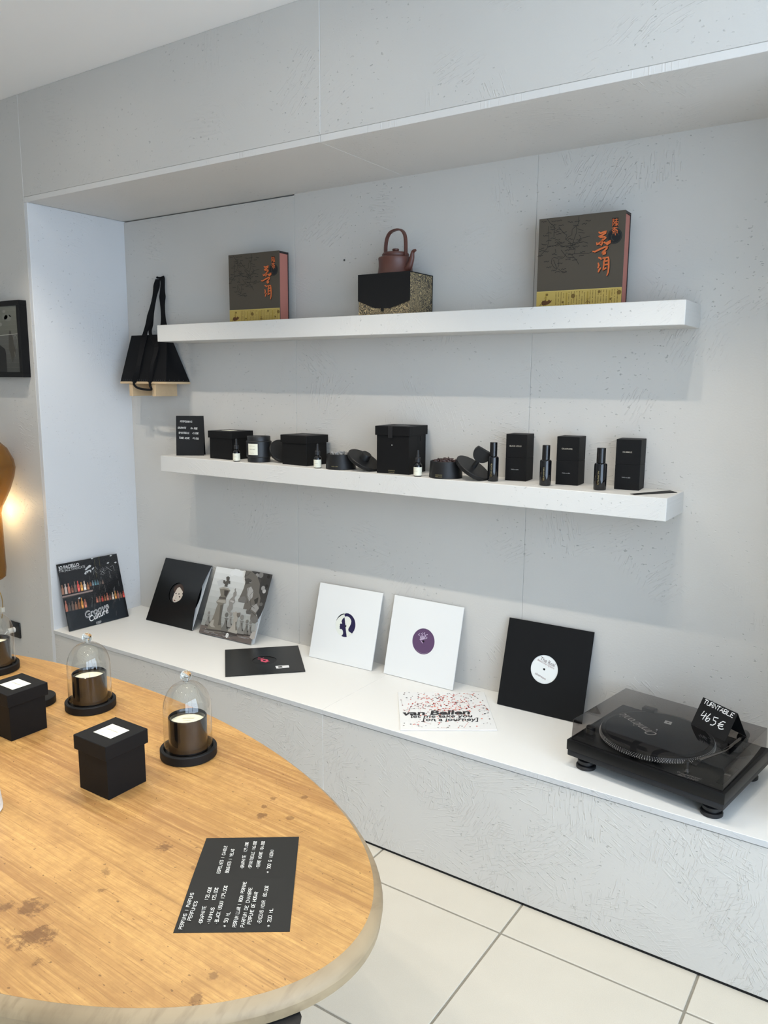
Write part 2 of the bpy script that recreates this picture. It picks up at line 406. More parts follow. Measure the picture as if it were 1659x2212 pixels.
# front board wall (left of the niche and the header over it)
wb = struct('wall_back')
for a, b in (((-2.2, 0, 0.004), (-1.262, 0.02, ZC)), ((-1.26, 0, 0.004), (-0.0225, 0.02, ZC)), ((-0.0208, 0, 2.3722), (JH-0.0009, 0.02, ZC)), ((JH+0.0009, 0, 2.3722), (3.45, 0.02, ZC)),
             ((3.4516, 0, 2.3722), (4.09, 0.02, ZC)), ((NR+0.023, 0, 0.004), (4.6, 0.02, 2.371)), ((4.0915, 0, 2.3722), (4.6, 0.02, ZC))):
    box('panel', a, b, OSB_H, wb, 0.0012, seg=1)
FILLER = mat('white_filler', S(226, 226, 224), 0.6)
for x_, z_ in ((JH, 2.3735), (-0.02165, 2.3735)): box('joint_filler', (x_-0.0009, 0.0004, z_), (x_+0.0009, 0.01, ZC), FILLER, wb)
nb = struct('wall_niche_back')
for a, b in (((0, D, 0.3), (J1-0.0004, D+0.02, 2.3455)), ((J1+0.0004, D, 0.3), (J2-0.0004, D+0.02, ZS+0.001)), ((J2+0.0004, D, 0.3), (NR, D+0.02, ZS+0.001))):
    box('panel', a, b, OSB_W, nb, 0.0008, seg=1)
nl = struct('wall_niche_left'); box('panel', (-0.0215, 0, 0.004), (0, D+0.02, ZS-0.0005), OSB_L, nl, 0.0012, seg=1)
nr_ = struct('wall_niche_right'); box('panel', (NR, 0, 0.004), (NR+0.0215, D+0.02, ZS-0.0005), OSB_L, nr_, 0.0012, seg=1)
so = struct('ceiling_niche')
for a, b in (((-0.0208, 0, ZS), (JH-0.0006, D+0.02, ZS+0.0212)), ((JH+0.0006, 0, ZS), (NR+0.0215, D+0.02, ZS+0.0212))): box('panel', a, b, OSB_S, so, 0.001, seg=1)
WALL_PLAIN = mat('plain_wall', S(220, 213, 202), 0.65, bump=(60, 0.05, 0.001))
struct_box('light_block_behind', (-2.2, 0.6, 0), (4.72, 0.68, ZC), WALL_PLAIN)  # first one: unseen backing added to keep sky light out of the panel gap
struct_box('wall_left', (-2.28, -5.0, 0), (-2.2, 0.62, ZC), WALL_PLAIN)
struct_box('wall_front', (-2.2, -5.08, 0), (4.72, -5.0, ZC), WALL_PLAIN)
wr = struct('wall_right')
X = WIN['x']
for a, b in (((X, -5.0, 0), (X+0.1, WIN['y0'], ZC)), ((X, WIN['y1'], 0), (X+0.1, 0.62, ZC)), ((X, WIN['y0'], 0), (X+0.1, WIN['y1'], WIN['z0'])), ((X, WIN['y0'], WIN['z1']), (X+0.1, WIN['y1'], ZC))): box('pier', a, b, WALL_PLAIN, wr)
wn_ = struct('window_1')
FRAME_M = mat('window_frame_dark', S(60, 60, 62), 0.5)
for y in (WIN['y0'], -3.05, -1.8, WIN['y1']-0.05): box('window_frame', (X+0.03, y, WIN['z0']), (X+0.08, y+0.05, WIN['z1']), FRAME_M, wn_)
for z in (WIN['z0'], WIN['z1']-0.05): box('window_frame', (X+0.03, WIN['y0'], z), (X+0.08, WIN['y1'], z+0.05), FRAME_M, wn_)

# ceiling downlights (above the picture), small hot lamps: they throw the crisp shelf shadows
RINGM = mat('lamp_trim_white', S(236, 236, 236), 0.4)
gl_ = NG('lamp_glow'); gl_.t.nodes.remove(gl_.b); em = gl_.n('ShaderNodeEmission'); em.inputs[0].default_value = (1.0, 0.92, 0.80, 1); em.inputs[1].default_value = 30.0; gl_.t.links.new(em.outputs[0], gl_.out.inputs[0])
def downlight(x, y, energy, label):
    t = thing('ceiling_downlight', label, 'lamp', Matrix.Translation((x, y, ZC)), 'round downlights in the ceiling')
    lathe('trim_ring', [(0.034, -0.001), (0.046, -0.001), (0.047, -0.006), (0.036, -0.009), (0.033, -0.004)], RINGM, t, 32, close=True)
    lathe('lens', [(0.033, -0.003), (0, -0.003)], gl_.m, t, 32)
    l = bpy.data.lights.new('downlight', 'SPOT'); l.energy = energy; l.color = (1.0, 0.92, 0.80); l.spot_size = math.radians(95); l.spot_blend = 0.42; l.shadow_soft_size = 0.012
    lo = bpy.data.objects.new('downlight_beam', l); link(lo, t); lo.location = (0, 0, -0.03)
for i, (x, y) in enumerate(SPOTS): downlight(x, y, SPOT_W, 'round white ceiling downlight close to the board wall, %s from the left' % ('first', 'second', 'third', 'fourth', 'fifth', 'sixth')[i])
for i, (x, y) in enumerate(SPOTS2): downlight(x, y, SPOT_W, 'round white ceiling downlight far from the board wall, %s from the left' % ('first', 'second', 'third', 'fourth', 'fifth', 'sixth')[i])

# ------------------------------------------------------------------ bench built into the niche
EDGE_G = osb('painted_board_edge', S(196, 196, 195), 'xz', 0.5)
bench = thing('display_bench', 'long built-in bench with white top and grey strand board front under the shelves', 'bench', Matrix.Identity(4))
def two_tone(name, a, b, top, side, parent):
    bm = bmesh.new(); add_box(bm, a, b, 0.0008, 1)
    bm.normal_update()
    for f in bm.faces: f.material_index = 0 if f.normal.z > 0.7 else 1
    return mesh_obj(name, bm, [top, side], parent)
BENCH_TOP = mat('bench_white', S(230, 229, 224), 0.5, bump=(70, 0.06, 0.001), var=0.03, vscale=2.5)
two_tone('top_board', (0.0, -0.004, ZB-0.018), (JH-0.005, D, ZB), BENCH_TOP, EDGE_G, bench)
two_tone('top_board', (JH-0.0044, -0.004, ZB-0.018), (NR, D, ZB), BENCH_TOP, EDGE_G, bench)
box('front_panel', (0.0, 0.0, 0.009), (JH-0.0055, 0.02, ZB-0.0195), OSB_F, bench, 0.001, seg=1)
box('front_panel', (JH-0.0042, 0.0, 0.009), (NR, 0.02, ZB-0.0215), OSB_F, bench, 0.001, seg=1)
box('joint_filler', (JH-0.0056, 0.0004, 0.012), (JH-0.0041, 0.01, ZB-0.022), FILLER, bench)
box('gap_shade_strip', (0.0, 0.003, 0.0), (NR, 0.02, 0.0088), mat('gap_shade_black', S(6, 6, 6), 0.9), bench)  # black strip stands in for the shade in the gap above the floor

# ------------------------------------------------------------------ the two floating shelves
Z1, Z2 = 1.8417, 1.2680
def shelf(label, x0, x1, d, zb, zt):
    t = thing('wall_shelf', label, 'shelf', Matrix.Translation((x0, D, zt)), 'white floating shelves')
    w_ = x1-x0
    b = box('shelf_box', (0, -d, zb-zt), (w_, 0, 0), WHITE_PAINT, t, 0.0015, seg=1); return t
shelf('upper white floating shelf carrying the teapot and tea boxes', 0.4225, 2.6659, 0.1842, 1.7707, Z1)
shelf('lower white floating shelf carrying black candles, bottles and perfume boxes', 0.4292, 2.6528, 0.1992, 1.1977, Z2)

# ------------------------------------------------------------------ oval table
TAB_C, TAB_A, TAB_B, TAB_R, ZT = (1.5055, -1.1959), 1.096, 0.4844, -0.0336, 0.75
STAINS = [((95, 1948), 0.046, 0.6), ((110, 2010), 0.058, 0.65), ((45, 1950), 0.03, 0.6), ((372, 1818), 0.030, 0.6), ((255, 1872), 0.02, 0.5), ((575, 1748), 0.018, 0.6), ((582, 1730), 0.014, 0.5), ((600, 1712), 0.014, 0.5),
          ((665, 1708), 0.014, 0.5), ((470, 2133), 0.02, 0.6), ((500, 2085), 0.018, 0.5), ((245, 1910), 0.016, 0.5), ((640, 1752), 0.014, 0.5), ((668, 1780), 0.014, 0.45), ((440, 1860), 0.014, 0.4), ((120, 2065), 0.02, 0.5)]
tab = thing('oval_table', 'oval wooden table with worn honey coloured top and pale rounded edge', 'table', rz((TAB_C[0], TAB_C[1], 0), TAB_R))
WOOD = wood_top('honey_wood')
def ell(da, z, n=160): return [((TAB_A+da)*math.cos(2*PI*i/n), (TAB_B+da)*math.sin(2*PI*i/n), z) for i in range(n)]
bm = bmesh.new(); r0 = [bm.verts.new(v) for v in ell(0.0, ZT-0.012)]; r1 = [bm.verts.new(v) for v in ell(0.0, ZT)]
for i in range(160): bm.faces.new((r0[i], r0[(i+1) % 160], r1[(i+1) % 160], r1[i]))
bm.faces.new(r1); bm.faces.new(r0[::-1]); mesh_obj('tabletop', bm, WOOD, tab)
g = NG('pale_edge_wood'); co = g.obj()
gr = g.noise(g.mapping(co, scale=(6, 6, 160)), 1.0, 4.0, 0.6); en = g.noise(g.mapping(co, rot=(0, 0, 0.5), scale=(90, 4, 40)), 1.0, 3.0); bl = g.noise(co, 7.0, 4.0)
c_ = g.mix(g.ramp(bl, 0.35, 0.7), S(154, 133, 102), S(128, 108, 80)); c_ = g.mix(g.math('MULTIPLY', g.ramp(en, 0.5, 0.75), 0.5), c_, S(104, 84, 60)); c_ = g.mix(g.math('MULTIPLY', gr, 0.25), c_, S(170, 150, 120))
sk = g.ramp(g.noise(co, 60.0, 2.0), 0.74, 0.77); c_ = g.mix(g.math('MULTIPLY', sk, 0.5), c_, S(96, 70, 44))
g.inp(g.b.inputs['Base Color'], c_); g.b.inputs['Roughness'].default_value = 0.5; g.bump(en, 0.15, 0.002)
PALE = g.m
bm = bmesh.new()
prof = [(0.0, -0.0003), (0.004, -0.003), (0.009, -0.0072), (0.013, -0.0115), (0.016, -0.0165), (0.017, -0.021), (0.0163, -0.0215), (0.0145, -0.038), (0.004, -0.040), (-0.06, -0.040)]
rings = [[bm.verts.new(v) for v in ell(da, ZT+dz)] for da, dz in prof]
for A, B in zip(rings, rings[1:]):
    for i in range(160): bm.faces.new((A[i], A[(i+1) % 160], B[(i+1) % 160], B[i]))
bmesh.ops.recalc_face_normals(bm, faces=bm.faces)
eb = mesh_obj('edge_band', bm, PALE, tab, True)
bm = bmesh.new(); rr = [bm.verts.new(v) for v in ell(-0.055, ZT-0.0405)]; bm.faces.new(rr[::-1]); mesh_obj('underside', bm, mat('underside_wood', S(120, 92, 60), 0.8), tab)
IRON = mat('speckled_cast_iron', S(46, 44, 43), 0.55, 0.3, bump=(240, 0.25, 0.002), var=0.5, vscale=300)
Mi = TM[tab.name].inverted()
top0 = Mi @ at_z((588, 2216), ZT-0.05)
def iron_leg(px_, py_):
    sx, sy = (1 if px_ > 0 else -1), (1 if py_ > 0 else -1)
    pts = smooth_path([(px_, py_, ZT-0.0405), (px_*0.985, py_*0.97, ZT-0.09), (px_*0.86, py_*0.8, ZT-0.16), (px_*0.62, py_*0.5, ZT-0.3), (px_*0.5, py_*0.34, 0.3), (px_*0.48, py_*0.36, 0.1), (px_*0.52, py_*0.5, 0.02)], 5)
    n = len(pts); o = tube('leg', pts, [0.042-0.014*math.sin(PI*i/(n-1)) for i in range(n)], IRON, tab, 14)
    lathe('foot', [(0, 0), (0.05, 0), (0.052, 0.008), (0.03, 0.02), (0, 0.022)], IRON, o, 24, Matrix.Translation((px_*0.52, py_*0.5, 0)))
for sx in (1, -1):
    iron_leg(sx*top0.x, -abs(top0.y)); iron_leg(sx*0.72, 0.2)
bmr = bmesh.new(); add_box(bmr, (-0.45, -0.03, 0.26), (0.45, 0.03, 0.34), 0.006, 1); mesh_obj('stretcher', bmr, IRON, tab)

# ================================================================== things on the table
CLEAR = thin_glass('clear_glass', (0.955, 0.965, 0.96, 1), 2.2, 1.5)
gk = NG('knob_glass'); gk.b.inputs['Transmission Weight'].default_value = 1.0; gk.b.inputs['Roughness'].default_value = 0.0; gk.b.inputs['IOR'].default_value = 1.5; gk.b.inputs['Base Color'].default_value = (0.93, 0.97, 0.94, 1); GLASS_THICK = gk.m
BASE_WOOD = mat('black_stained_wood', S(15, 14, 14), 0.6, spec=0.3, bump=(120, 0.08, 0.001))
JAR_BR = mat('dark_smoked_glass', S(24, 20, 17), 0.14, spec=0.6)
WAX = mat('ivory_wax', S(244, 240, 214), 0.55)
def cloche(c, label):
    t = thing('glass_cloche', label, 'cloche', Matrix.Translation((c[0], c[1], ZT)), 'glass cloches on the oval table')
    lathe('base', [(0, 0), (0.062, 0), (0.0642, 0.002), (0.0645, 0.0195), (0.063, 0.0215), (0.0565, 0.0215), (0.0558, 0.0205), (0.0558, 0.0095), (0.0535, 0.007), (0, 0.007)], BASE_WOOD, t)
    R_ = 0.0545; z0 = 0.0085; zs = 0.112; zt = 0.1765
    prof = [(R_, z0), (R_, zs)] + [(R_*math.cos(a)**0.82, zs+(zt-zs)*math.sin(a)) for a in [PI/2*k/14 for k in range(1, 14)]] + [(0.006, zt), (0.006, zt+0.003)]
    d = lathe('dome', prof, CLEAR, t, 56)
    lathe('knob', [(0, 0.1775), (0.006, 0.1778), (0.0072, 0.1795)] + [(0.0128*math.cos(a), 0.191+0.0128*math.sin(a)) for a in [-1.0+2.57*k/14 for k in range(15)]], GLASS_THICK, d, 32)
    return t
def candle(c, z, label, disc_text=False):
    t = thing('candle', label, 'candle', Matrix.Translation((c[0], c[1], z)), 'candles under the glass cloches')
    r = 0.0435
    lathe('jar', [(0, 0), (r-0.002, 0), (r, 0.002), (r, 0.0875), (r-0.001, 0.0885), (r-0.0028, 0.0885), (r-0.0035, 0.0875), (r-0.0035, 0.071), (0, 0.071)], JAR_BR, t)
    lathe('wax', [(r-0.0037, 0.0712), (r-0.0037, 0.0745), (0, 0.0745)], WAX, t)
    if disc_text:
        cv = Canvas(t, Matrix.Translation((c[0], c[1], z+0.075)) @ Matrix.Rotation(2.2, 4, 'Z'))
        for k, (x, y0, y1) in enumerate(((-0.030, -0.003, 0.002), (-0.022, -0.012, 0.016), (-0.019, -0.012, 0.017), (-0.016, -0.013, 0.017), (-0.013, -0.013, 0.018), (-0.010, -0.013, 0.018), (0.012, -0.013, 0.015), (0.015, -0.013, 0.015), (0.018, -0.013, 0.015), (0.026, -0.006, 0.005))):
            cv.stroke([(x, y0), (x, y1)], 0.0009, S(196, 190, 160), 1)
        cv.text('GRAPHITE', (0.003, -0.008), (0.003, 0.010), 0.0026, S(150, 144, 120), 1)
        cv.build('lettering')
    else:
        tube('wick', [(0, 0, 0.0744), (0.0006, 0, 0.080), (0.001, 0.001, 0.084)], 0.0007, mat('wick_cotton', S(226, 220, 190), 0.8), t, 6)
    return t
CL = [(1.0392, -0.8672), (1.5006, -0.8764), (1.9196, -0.9184)]
cloche(CL[0], 'glass cloche cut off by the picture edge, beside the black box nearest the wall socket')
cloche(CL[1], 'middle glass cloche on black wooden base, between the two black boxes and the bench')
cloche(CL[2], 'glass cloche on black wooden base nearest the black menu card')
candle(CL[0], ZT+0.007, 'dark glass candle under the cloche cut off by the picture edge')
candle(CL[1], ZT+0.007, 'dark glass candle with plain ivory wax under the middle cloche')
candle(CL[2], ZT+0.007, 'dark glass candle with printed paper disc under the cloche nearest the menu card', True)

def gift_box(name, label, corner, yaw, z, wx, wy, h, lid_h, over, group, label_px=None, text=None, label_rect=None):
    """corner = front corner of the lid footprint"""
    M = rz((corner[0], corner[1], z), yaw)
    t = thing(name, label, 'box', M, group)
    o = over
    box('body', (o, o, 0), (wx-o, wy-o, h-0.004), BLACK_CARD, t, 0.0008, seg=1)
    ld = box('lid', (0, 0, h-lid_h), (wx, wy, h), BLACK_CARD, t, 0.001, seg=1)
    if label_rect:
        x0, y0, x1, y1 = label_rect
        box('label', (x0, y0, h), (x1, y1, h+0.0006), CREAM, ld)
        cv = Canvas(t, M @ Matrix.Translation((0, 0, h+0.0007)))
        xm = (x0+x1)/2; 
        if text:
            cv.text(text, (xm+0.004, y0+0.010), (xm+0.004, y1-0.010), 0.0028, S(150, 148, 130), 1)
            cv.text('MAD et LEN', (x0+0.010, y0+0.014), (x0+0.010, y1-0.014), 0.0017, S(180, 178, 160), 1)
            cv.text('bougie parfum', (x1-0.008, y0+0.008), (x1-0.008, y1-0.014), 0.0015, S(190, 188, 170), 1)
        cv.build('lettering')
    return t
gift_box('candle_box', 'black lidded box with cream label standing alone in front of the two cloches', (1.9448, -1.1589), 1.5744, ZT, 0.1077, 0.1058, 0.1204, 0.032, 0.0055, 'black lidded boxes on the table', text='TERRE NOIRE', label_rect=(0.031, 0.024, 0.079, 0.080))
gift_box('candle_box', 'black lidded box with cream label cut off by the picture edge', (1.5283, -1.1189), 1.562, ZT, 0.1052, 0.1102, 0.1187, 0.032, 0.0055, 'black lidded boxes on the table', text='GRAPHITE', label_rect=(0.028, 0.024, 0.076, 0.080))
t = thing('round_cover', 'flat round black lid lying behind the box at the picture edge', 'lid', Matrix.Translation((1.3641, -0.941, ZT)))
lathe('disc', [(0, 0), (0.0435, 0), (0.045, 0.0015), (0.045, 0.0185), (0.0435, 0.02), (0, 0.02)], BASE_WOOD, t)
lathe('inner_rim', [(0.038, 0.0201), (0.040, 0.0203), (0.0405, 0.0201)], BASE_WOOD, t)
# crocheted pot, a sliver at the left edge
t = thing('crochet_pot', 'white crocheted pot cut off by the picture edge on the oval table', 'pot', Matrix.Translation((1.7607-0.001, -1.3314, ZT)))
bm = bmesh.new(); seg = 64; rows = 22
vv = [[bm.verts.new((r_*math.cos(2*PI*i/seg), r_*math.sin(2*PI*i/seg), 0.002+0.125*j/rows)) for i in range(seg) for r_ in [0.048-0.014*(j/rows)+0.0016*math.cos(PI*((i//2)+j))*(1 if j else 0)]] for j in range(rows+1)]
for A, B in zip(vv, vv[1:]):
    for i in range(seg): bm.faces.new((A[i], A[(i+1) % seg], B[(i+1) % seg], B[i]))
bm.faces.new(vv[0][::-1])
mesh_obj('knitted_wall', bm, mat('white_yarn', S(226, 220, 212), 0.9, bump=(500, 0.4, 0.002)), t, True)
lathe('rim', [(0.0335+0.0025*math.cos(a), 0.128+0.0025*math.sin(a)) for a in [2*PI*k/10 for k in range(10)]], mat('white_yarn', S(226, 220, 212)), t, 48, close=True)
lathe('foot', [(0, 0), (0.046, 0), (0.0475, 0.003), (0.046, 0.005), (0, 0.005)], BLACK_MATTE, t)

# menu card lying on the table
K4 = 340/1659.0
def Z5(x, y): return (340+x*K4, 1780+y*K4)
A = at_z((374, 2016), ZT); B = at_z((626, 2013), ZT); Cc = at_z((646, 1808), ZT); Dd = at_z((446, 1811), ZT)
M = frame((A+B)/2, B-A, Vector((0, 0, 1)).cross(B-A))
card = thing('price_card', 'black folded price card with white handwriting lying open on the table', 'card', M)
Mi = M.inverted(); la, lb, lcn, ldn = [Mi @ v for v in (A, B, Cc, Dd)]
ml, mr = (la+ldn)/2, (lb+lcn)/2
for nm, q, z0, z1 in (('leaf', (la, lb, mr, ml), 0.0006, 0.003), ('leaf', (ml, mr, lcn, ldn), 0.003, 0.0006)):
    bm = bmesh.new(); hs = (z0, z0, z1, z1)
    top = [bm.verts.new((v.x, v.y, h)) for v, h in zip(q, hs)]; bot = [bm.verts.new((v.x, v.y, h-0.0005)) for v, h in zip(q, hs)]
    bm.faces.new(top); bm.faces.new(bot[::-1])
    for i in range(4): bm.faces.new((bot[i], bot[(i+1) % 4], top[(i+1) % 4], top[i]))
    mesh_obj(nm, bm, mat('card_black_print', S(32, 32, 30), 0.6, spec=0.3), card)
cv = Canvas(card, M @ Matrix.Translation((0, 0, 0.0032)))
WH = S(240, 240, 235)
for tx, a, b in (('PERFUMS | PARFUMS', (260,1110), (385,730)), ('PERFUMES', (352,1020), (425,820)), ('·GRAPHITE', (468,1065), (515,870)), ('135,00€', (532,805), (575,670)),
    ('·NUMMUS', (552,1062), (602,885)), ('125,00€', (607,808), (642,675)), ('·BLACK USUU', (634,1058), (695,820)), ('139,00€', (702,792), (740,655)), ('> 50 ML', (722,1090), (770,932)),
    ('PERFUM LLAR | ROOM PERFUME', (828,1090), (940,615)), ('PARFUM DE CHAMBRE', (913,1090), (1000,675)), ('PERFUME DE HOGAR', (982,1058), (1060,722)), ('·ENCENS NOIR  80,00€', (1087,1060), (1172,655)), ('> 200 ML', (1187,1090), (1220,895)),
    ('ESPELMES | CANDLE', (658,522), (738,235)), ('BOUGIES | VELAS', (748,518), (812,268)), ('·GRAPHITE  129,00€', (905,478), (962,195)), ('·SPIRITUELLE 116,00€', (988,475), (1047,185)), ('·TERRE NOIRE 104,00€', (1073,472), (1132,185)), ('> 300 G (65H)', (1178,520), (1228,272))):
    cv.hand(tx, cv.px(Z5(*a)), cv.px(Z5(*b)), 0.0056, 0.00078, WH)
cv.build('handwriting')

# ================================================================== lower shelf
GOLD = S(150, 138, 100)
def front_canvas(parent, M, lift=0.00025): return Canvas(parent, M, lift)
# price tent card
def tent(name, label, P0, P1, h, spread, m, th=0.0006):
    e = (P1-P0); w_ = e.length; M = frame(P0, e, Vector((0, 0, 1)).cross(e)); t = thing(name, label, 'card', M)
    for s_, nm in ((0, 'front_leaf'), (1, 'back_leaf')):
        bm = bmesh.new(); y0 = spread if s_ else 0.0
        q = [(0, y0, 0), (w_, y0, 0), (w_, spread/2, h), (0, spread/2, h)]
        dy = th if s_ == 0 else -th
        a_ = [bm.verts.new(v) for v in q]; b_ = [bm.verts.new((v[0], v[1]+dy, v[2])) for v in q]
        bm.faces.new(a_); bm.faces.new(b_[::-1])
        for i in range(4): bm.faces.new((a_[i], b_[i], b_[(i+1) % 4], a_[(i+1) % 4]))
        bmesh.ops.recalc_face_normals(bm, faces=bm.faces); mesh_obj(nm, bm, m, t)
    up = Vector((0, spread/2, h)); R3 = M.to_3x3()
    return t, frame(P0, R3 @ Vector((1, 0, 0)), R3 @ up)
def Zc(x, y): return (370+x*80/1659, 890+y*80/1659)
P0 = at_y((381, 984.3), 0.345); P0.z = Z2; P1 = at_y((440.5, 985), 0.42); P1.z = Z2
t, MC = tent('tent_card', 'black tent card with white handwritten prices at the end of the lower shelf', P0, P1, (at_y((437, 899.5), 0.40).z-Z2), 0.05, BLACK_MATTE)
cv = Canvas(t, MC)
for tx, a, b in (('POTPOURRIS', (400,455), (925,480)), ('GRAPHITE', (298,740), (660,755)), ('84,00€', (870,762), (1165,780)), ('SPIRITUELLE', (335,965), (800,982)), ('43,00€', (940,990), (1215,1000)), ('TERRE NOIRE', (350,1190), (820,1215)), ('49,00€', (950,1210), (1220,1235))):
    cv.hand(tx, cv.px(Zc(*a)), cv.px(Zc(*b)), 0.0078, 0.0011, S(225, 225, 220))
cv.build('handwriting')
# lidded boxes
def shelf_box(label, corner, yaw, wx, wy, h, lid_h, over, label_rect=None, name='candle_box'):
    return gift_box(name, label, corner, yaw, Z2, wx, wy, h, lid_h, over, 'black lidded boxes on the lower shelf', text='TERRE NOIRE' if label_rect else None, label_rect=label_rect)
shelf_box('black lidded box with cream label on its lid, next to the tent card', (0.832, 0.344), 1.5456, 0.130, 0.146, 0.1205, 0.030, 0.005, (0.042, 0.05, 0.085, 0.105))
b2 = shelf_box('black lidded box without visible label, with a small bottle in front of it', (1.243, 0.344), 1.5156, 0.131, 0.145, 0.1205, 0.031, 0.005)
box('top_band', (0.046, 0.05, 0.1205), (0.088, 0.105, 0.1209), mat('charcoal_paper', S(52, 52, 54), 0.5), b2)
b3 = gift_box('diffuser_box', 'tall black lidded box with a ribbon tab, tallest box on the lower shelf', (1.728, 0.340), 1.662, Z2, 0.148, 0.145, 0.175, 0.034, 0.005, 'black lidded boxes on the lower shelf')
box('ribbon_tab', (-0.0008, 0.072, 0.132), (0.0, 0.090, 0.175), BLACK_SATIN, b3); box('top_band', (0.05, 0.045, 0.175), (0.10, 0.105, 0.1754), mat('charcoal_paper', S(52, 52, 54), 0.5), b3)
lathe('thumb_hole', [(0, 0), (0.011, 0), (0.011, 0.001), (0, 0.001)], mat('hole_black', S(4, 4, 4), 0.9), b3, 20, frame((0.105, 0.0048, 0.128), (1, 0, 0), (0, 0, 1)))
MB = TM[b3.name]; cv = Canvas(b3, MB @ frame((0.0045, 0.143, 0), (0, -1, 0), (0, 0, 1)))
cv.text('GRAPHITE', (0.052, 0.010), (0.080, 0.010), 0.0035, GOLD, 1); cv.text('MAD et LEN', (0.054, 0.004), (0.078, 0.004), 0.0022, GOLD, 1); cv.disc((0.067, 0.106), 0.0022, S(190, 190, 185), 1)
cv.build('lettering')
# small dropper bottles
AMBER_BLACK = mat('dark_bottle_glass', S(10, 10, 12), 0.08, spec=0.6)
RUBBER = mat('black_rubber', S(26, 26, 28), 0.55)
def dropper(x, y, label):
    t = thing('dropper_bottle', label, 'bottle', Matrix.Translation((x, y, Z2)), 'small dropper bottles with cream labels'); k = 0.0155/0.0155
    lathe('bottle', [(0, 0), (0.014, 0), (0.0152, 0.0015), (0.0153, 0.036), (0.0145, 0.042), (0.0105, 0.0475), (0.0075, 0.0505), (0.0075, 0.054), (0, 0.054)], AMBER_BLACK, t, 28)
    lathe('collar', [(0.0078, 0.052), (0.0105, 0.0525), (0.0105, 0.066), (0.0082, 0.0685), (0, 0.0685)], RUBBER, t, 24)
    lathe('dropper_bulb', [(0.0058, 0.0685), (0.006, 0.076), (0.0042, 0.080), (0.0046, 0.088), (0.0038, 0.094), (0, 0.0955)], RUBBER, t, 18)
    bm = bmesh.new(); r = 0.01545; n = 22; dirn = math.atan2(CAM.y-y, CAM.x-x)-0.25
    lo = [bm.verts.new((r*math.cos(dirn+a), r*math.sin(dirn+a), 0.0035)) for a in [-1.5+3.0*i/n for i in range(n+1)]]
    hi = [bm.verts.new((v.co.x, v.co.y, 0.034)) for v in lo]
    for i in range(n): bm.faces.new((lo[i], lo[i+1], hi[i+1], hi[i]))
    lb = mesh_obj('label', bm, CREAM, t, True)
    n_ = Vector((math.cos(dirn-0.1), math.sin(dirn-0.1), 0)); ex = Vector((-n_.y, n_.x, 0))
    cv = Canvas(t, frame(Vector((x, y, Z2))+n_*0.0156, ex, (0, 0, 1)), 0.0001)
    cv.text('MAD et LEN', (-0.007, 0.028), (0.003, 0.028), 0.0016, S(150, 148, 130), 1); cv.text('GRAPHITE', (-0.007, 0.019), (0.005, 0.019), 0.002, S(110, 108, 95), 1); cv.text('10 ml', (-0.006, 0.008), (0.0, 0.008), 0.0016, S(150, 148, 130), 1)
    cv.build('lettering', print_mat())
dropper(0.8778, 0.325, 'small black dropper bottle with cream label between the first box and open candle')
dropper(1.313, 0.325, 'small black dropper bottle with cream label beside the bowl of pale crystals')
dropper(1.7692, 0.33, 'small black dropper bottle with cream label in front of the tallest black box')
# open candle jar and its lid leaning on the next box
t = thing('open_candle', 'black candle jar with square cream label and stepped foot, its lid leaning beside it', 'candle', Matrix.Translation((0.962, 0.372, Z2)))
lathe('jar', [(0, 0), (0.046, 0), (0.0475, 0.0015), (0.0475, 0.021), (0.0515, 0.0215), (0.0535, 0.024), (0.0535, 0.086), (0.0515, 0.088), (0.0485, 0.0885), (0.0485, 0.106), (0.0475, 0.1075), (0.0455, 0.1075), (0.0445, 0.106), (0.0445, 0.085), (0, 0.085)], BLACK_SATIN, t, 56)
lathe('wax', [(0.0443, 0.0852), (0.0443, 0.088), (0, 0.088)], WAX, t)
dirn = math.atan2(CAM.y-0.372, CAM.x-0.962)-0.52; bm = bmesh.new(); r = 0.0538; n = 14
lo = [bm.verts.new((r*math.cos(dirn+a), r*math.sin(dirn+a), 0.032)) for a in [-0.42+0.84*i/n for i in range(n+1)]]; hi = [bm.verts.new((v.co.x, v.co.y, 0.078)) for v in lo]
for i in range(n): bm.faces.new((lo[i], lo[i+1], hi[i+1], hi[i]))
mesh_obj('label', bm, CREAM, t, True)
n_ = Vector((math.cos(dirn), math.sin(dirn), 0)); cv = Canvas(t, frame(Vector((0.962, 0.372, Z2))+n_*0.0541, Vector((-n_.y, n_.x, 0)), (0, 0, 1)), 0.0002)
cv.text('MAD et LEN', (-0.014, 0.068), (0.010, 0.068), 0.0022, S(140, 138, 120), 1); cv.text('TERRE NOIRE', (-0.014, 0.054), (0.012, 0.054), 0.0032, S(90, 88, 80), 1); cv.text('bougie 300 g', (-0.012, 0.039), (0.006, 0.039), 0.0022, S(140, 138, 120), 1); cv.build('lettering')
def tilted(c, tilt, az):
    """disc frame: axis tilted by `tilt` from vertical towards azimuth az"""
    return Matrix.Translation(Vector(c)) @ Matrix.Rotation(az, 4, 'Z') @ Matrix.Rotation(tilt, 4, 'Y')
t = thing('round_cover', 'plain black round lid leaning on edge between the open candle and a box', 'lid', tilted((1.056, 0.406, Z2+0.047), 0.95, -0.45))
lathe('disc', [(0, -0.008), (0.050, -0.008), (0.052, -0.006), (0.052, 0.006), (0.050, 0.008), (0, 0.008)], BLACK_CERAMIC, t, 48)
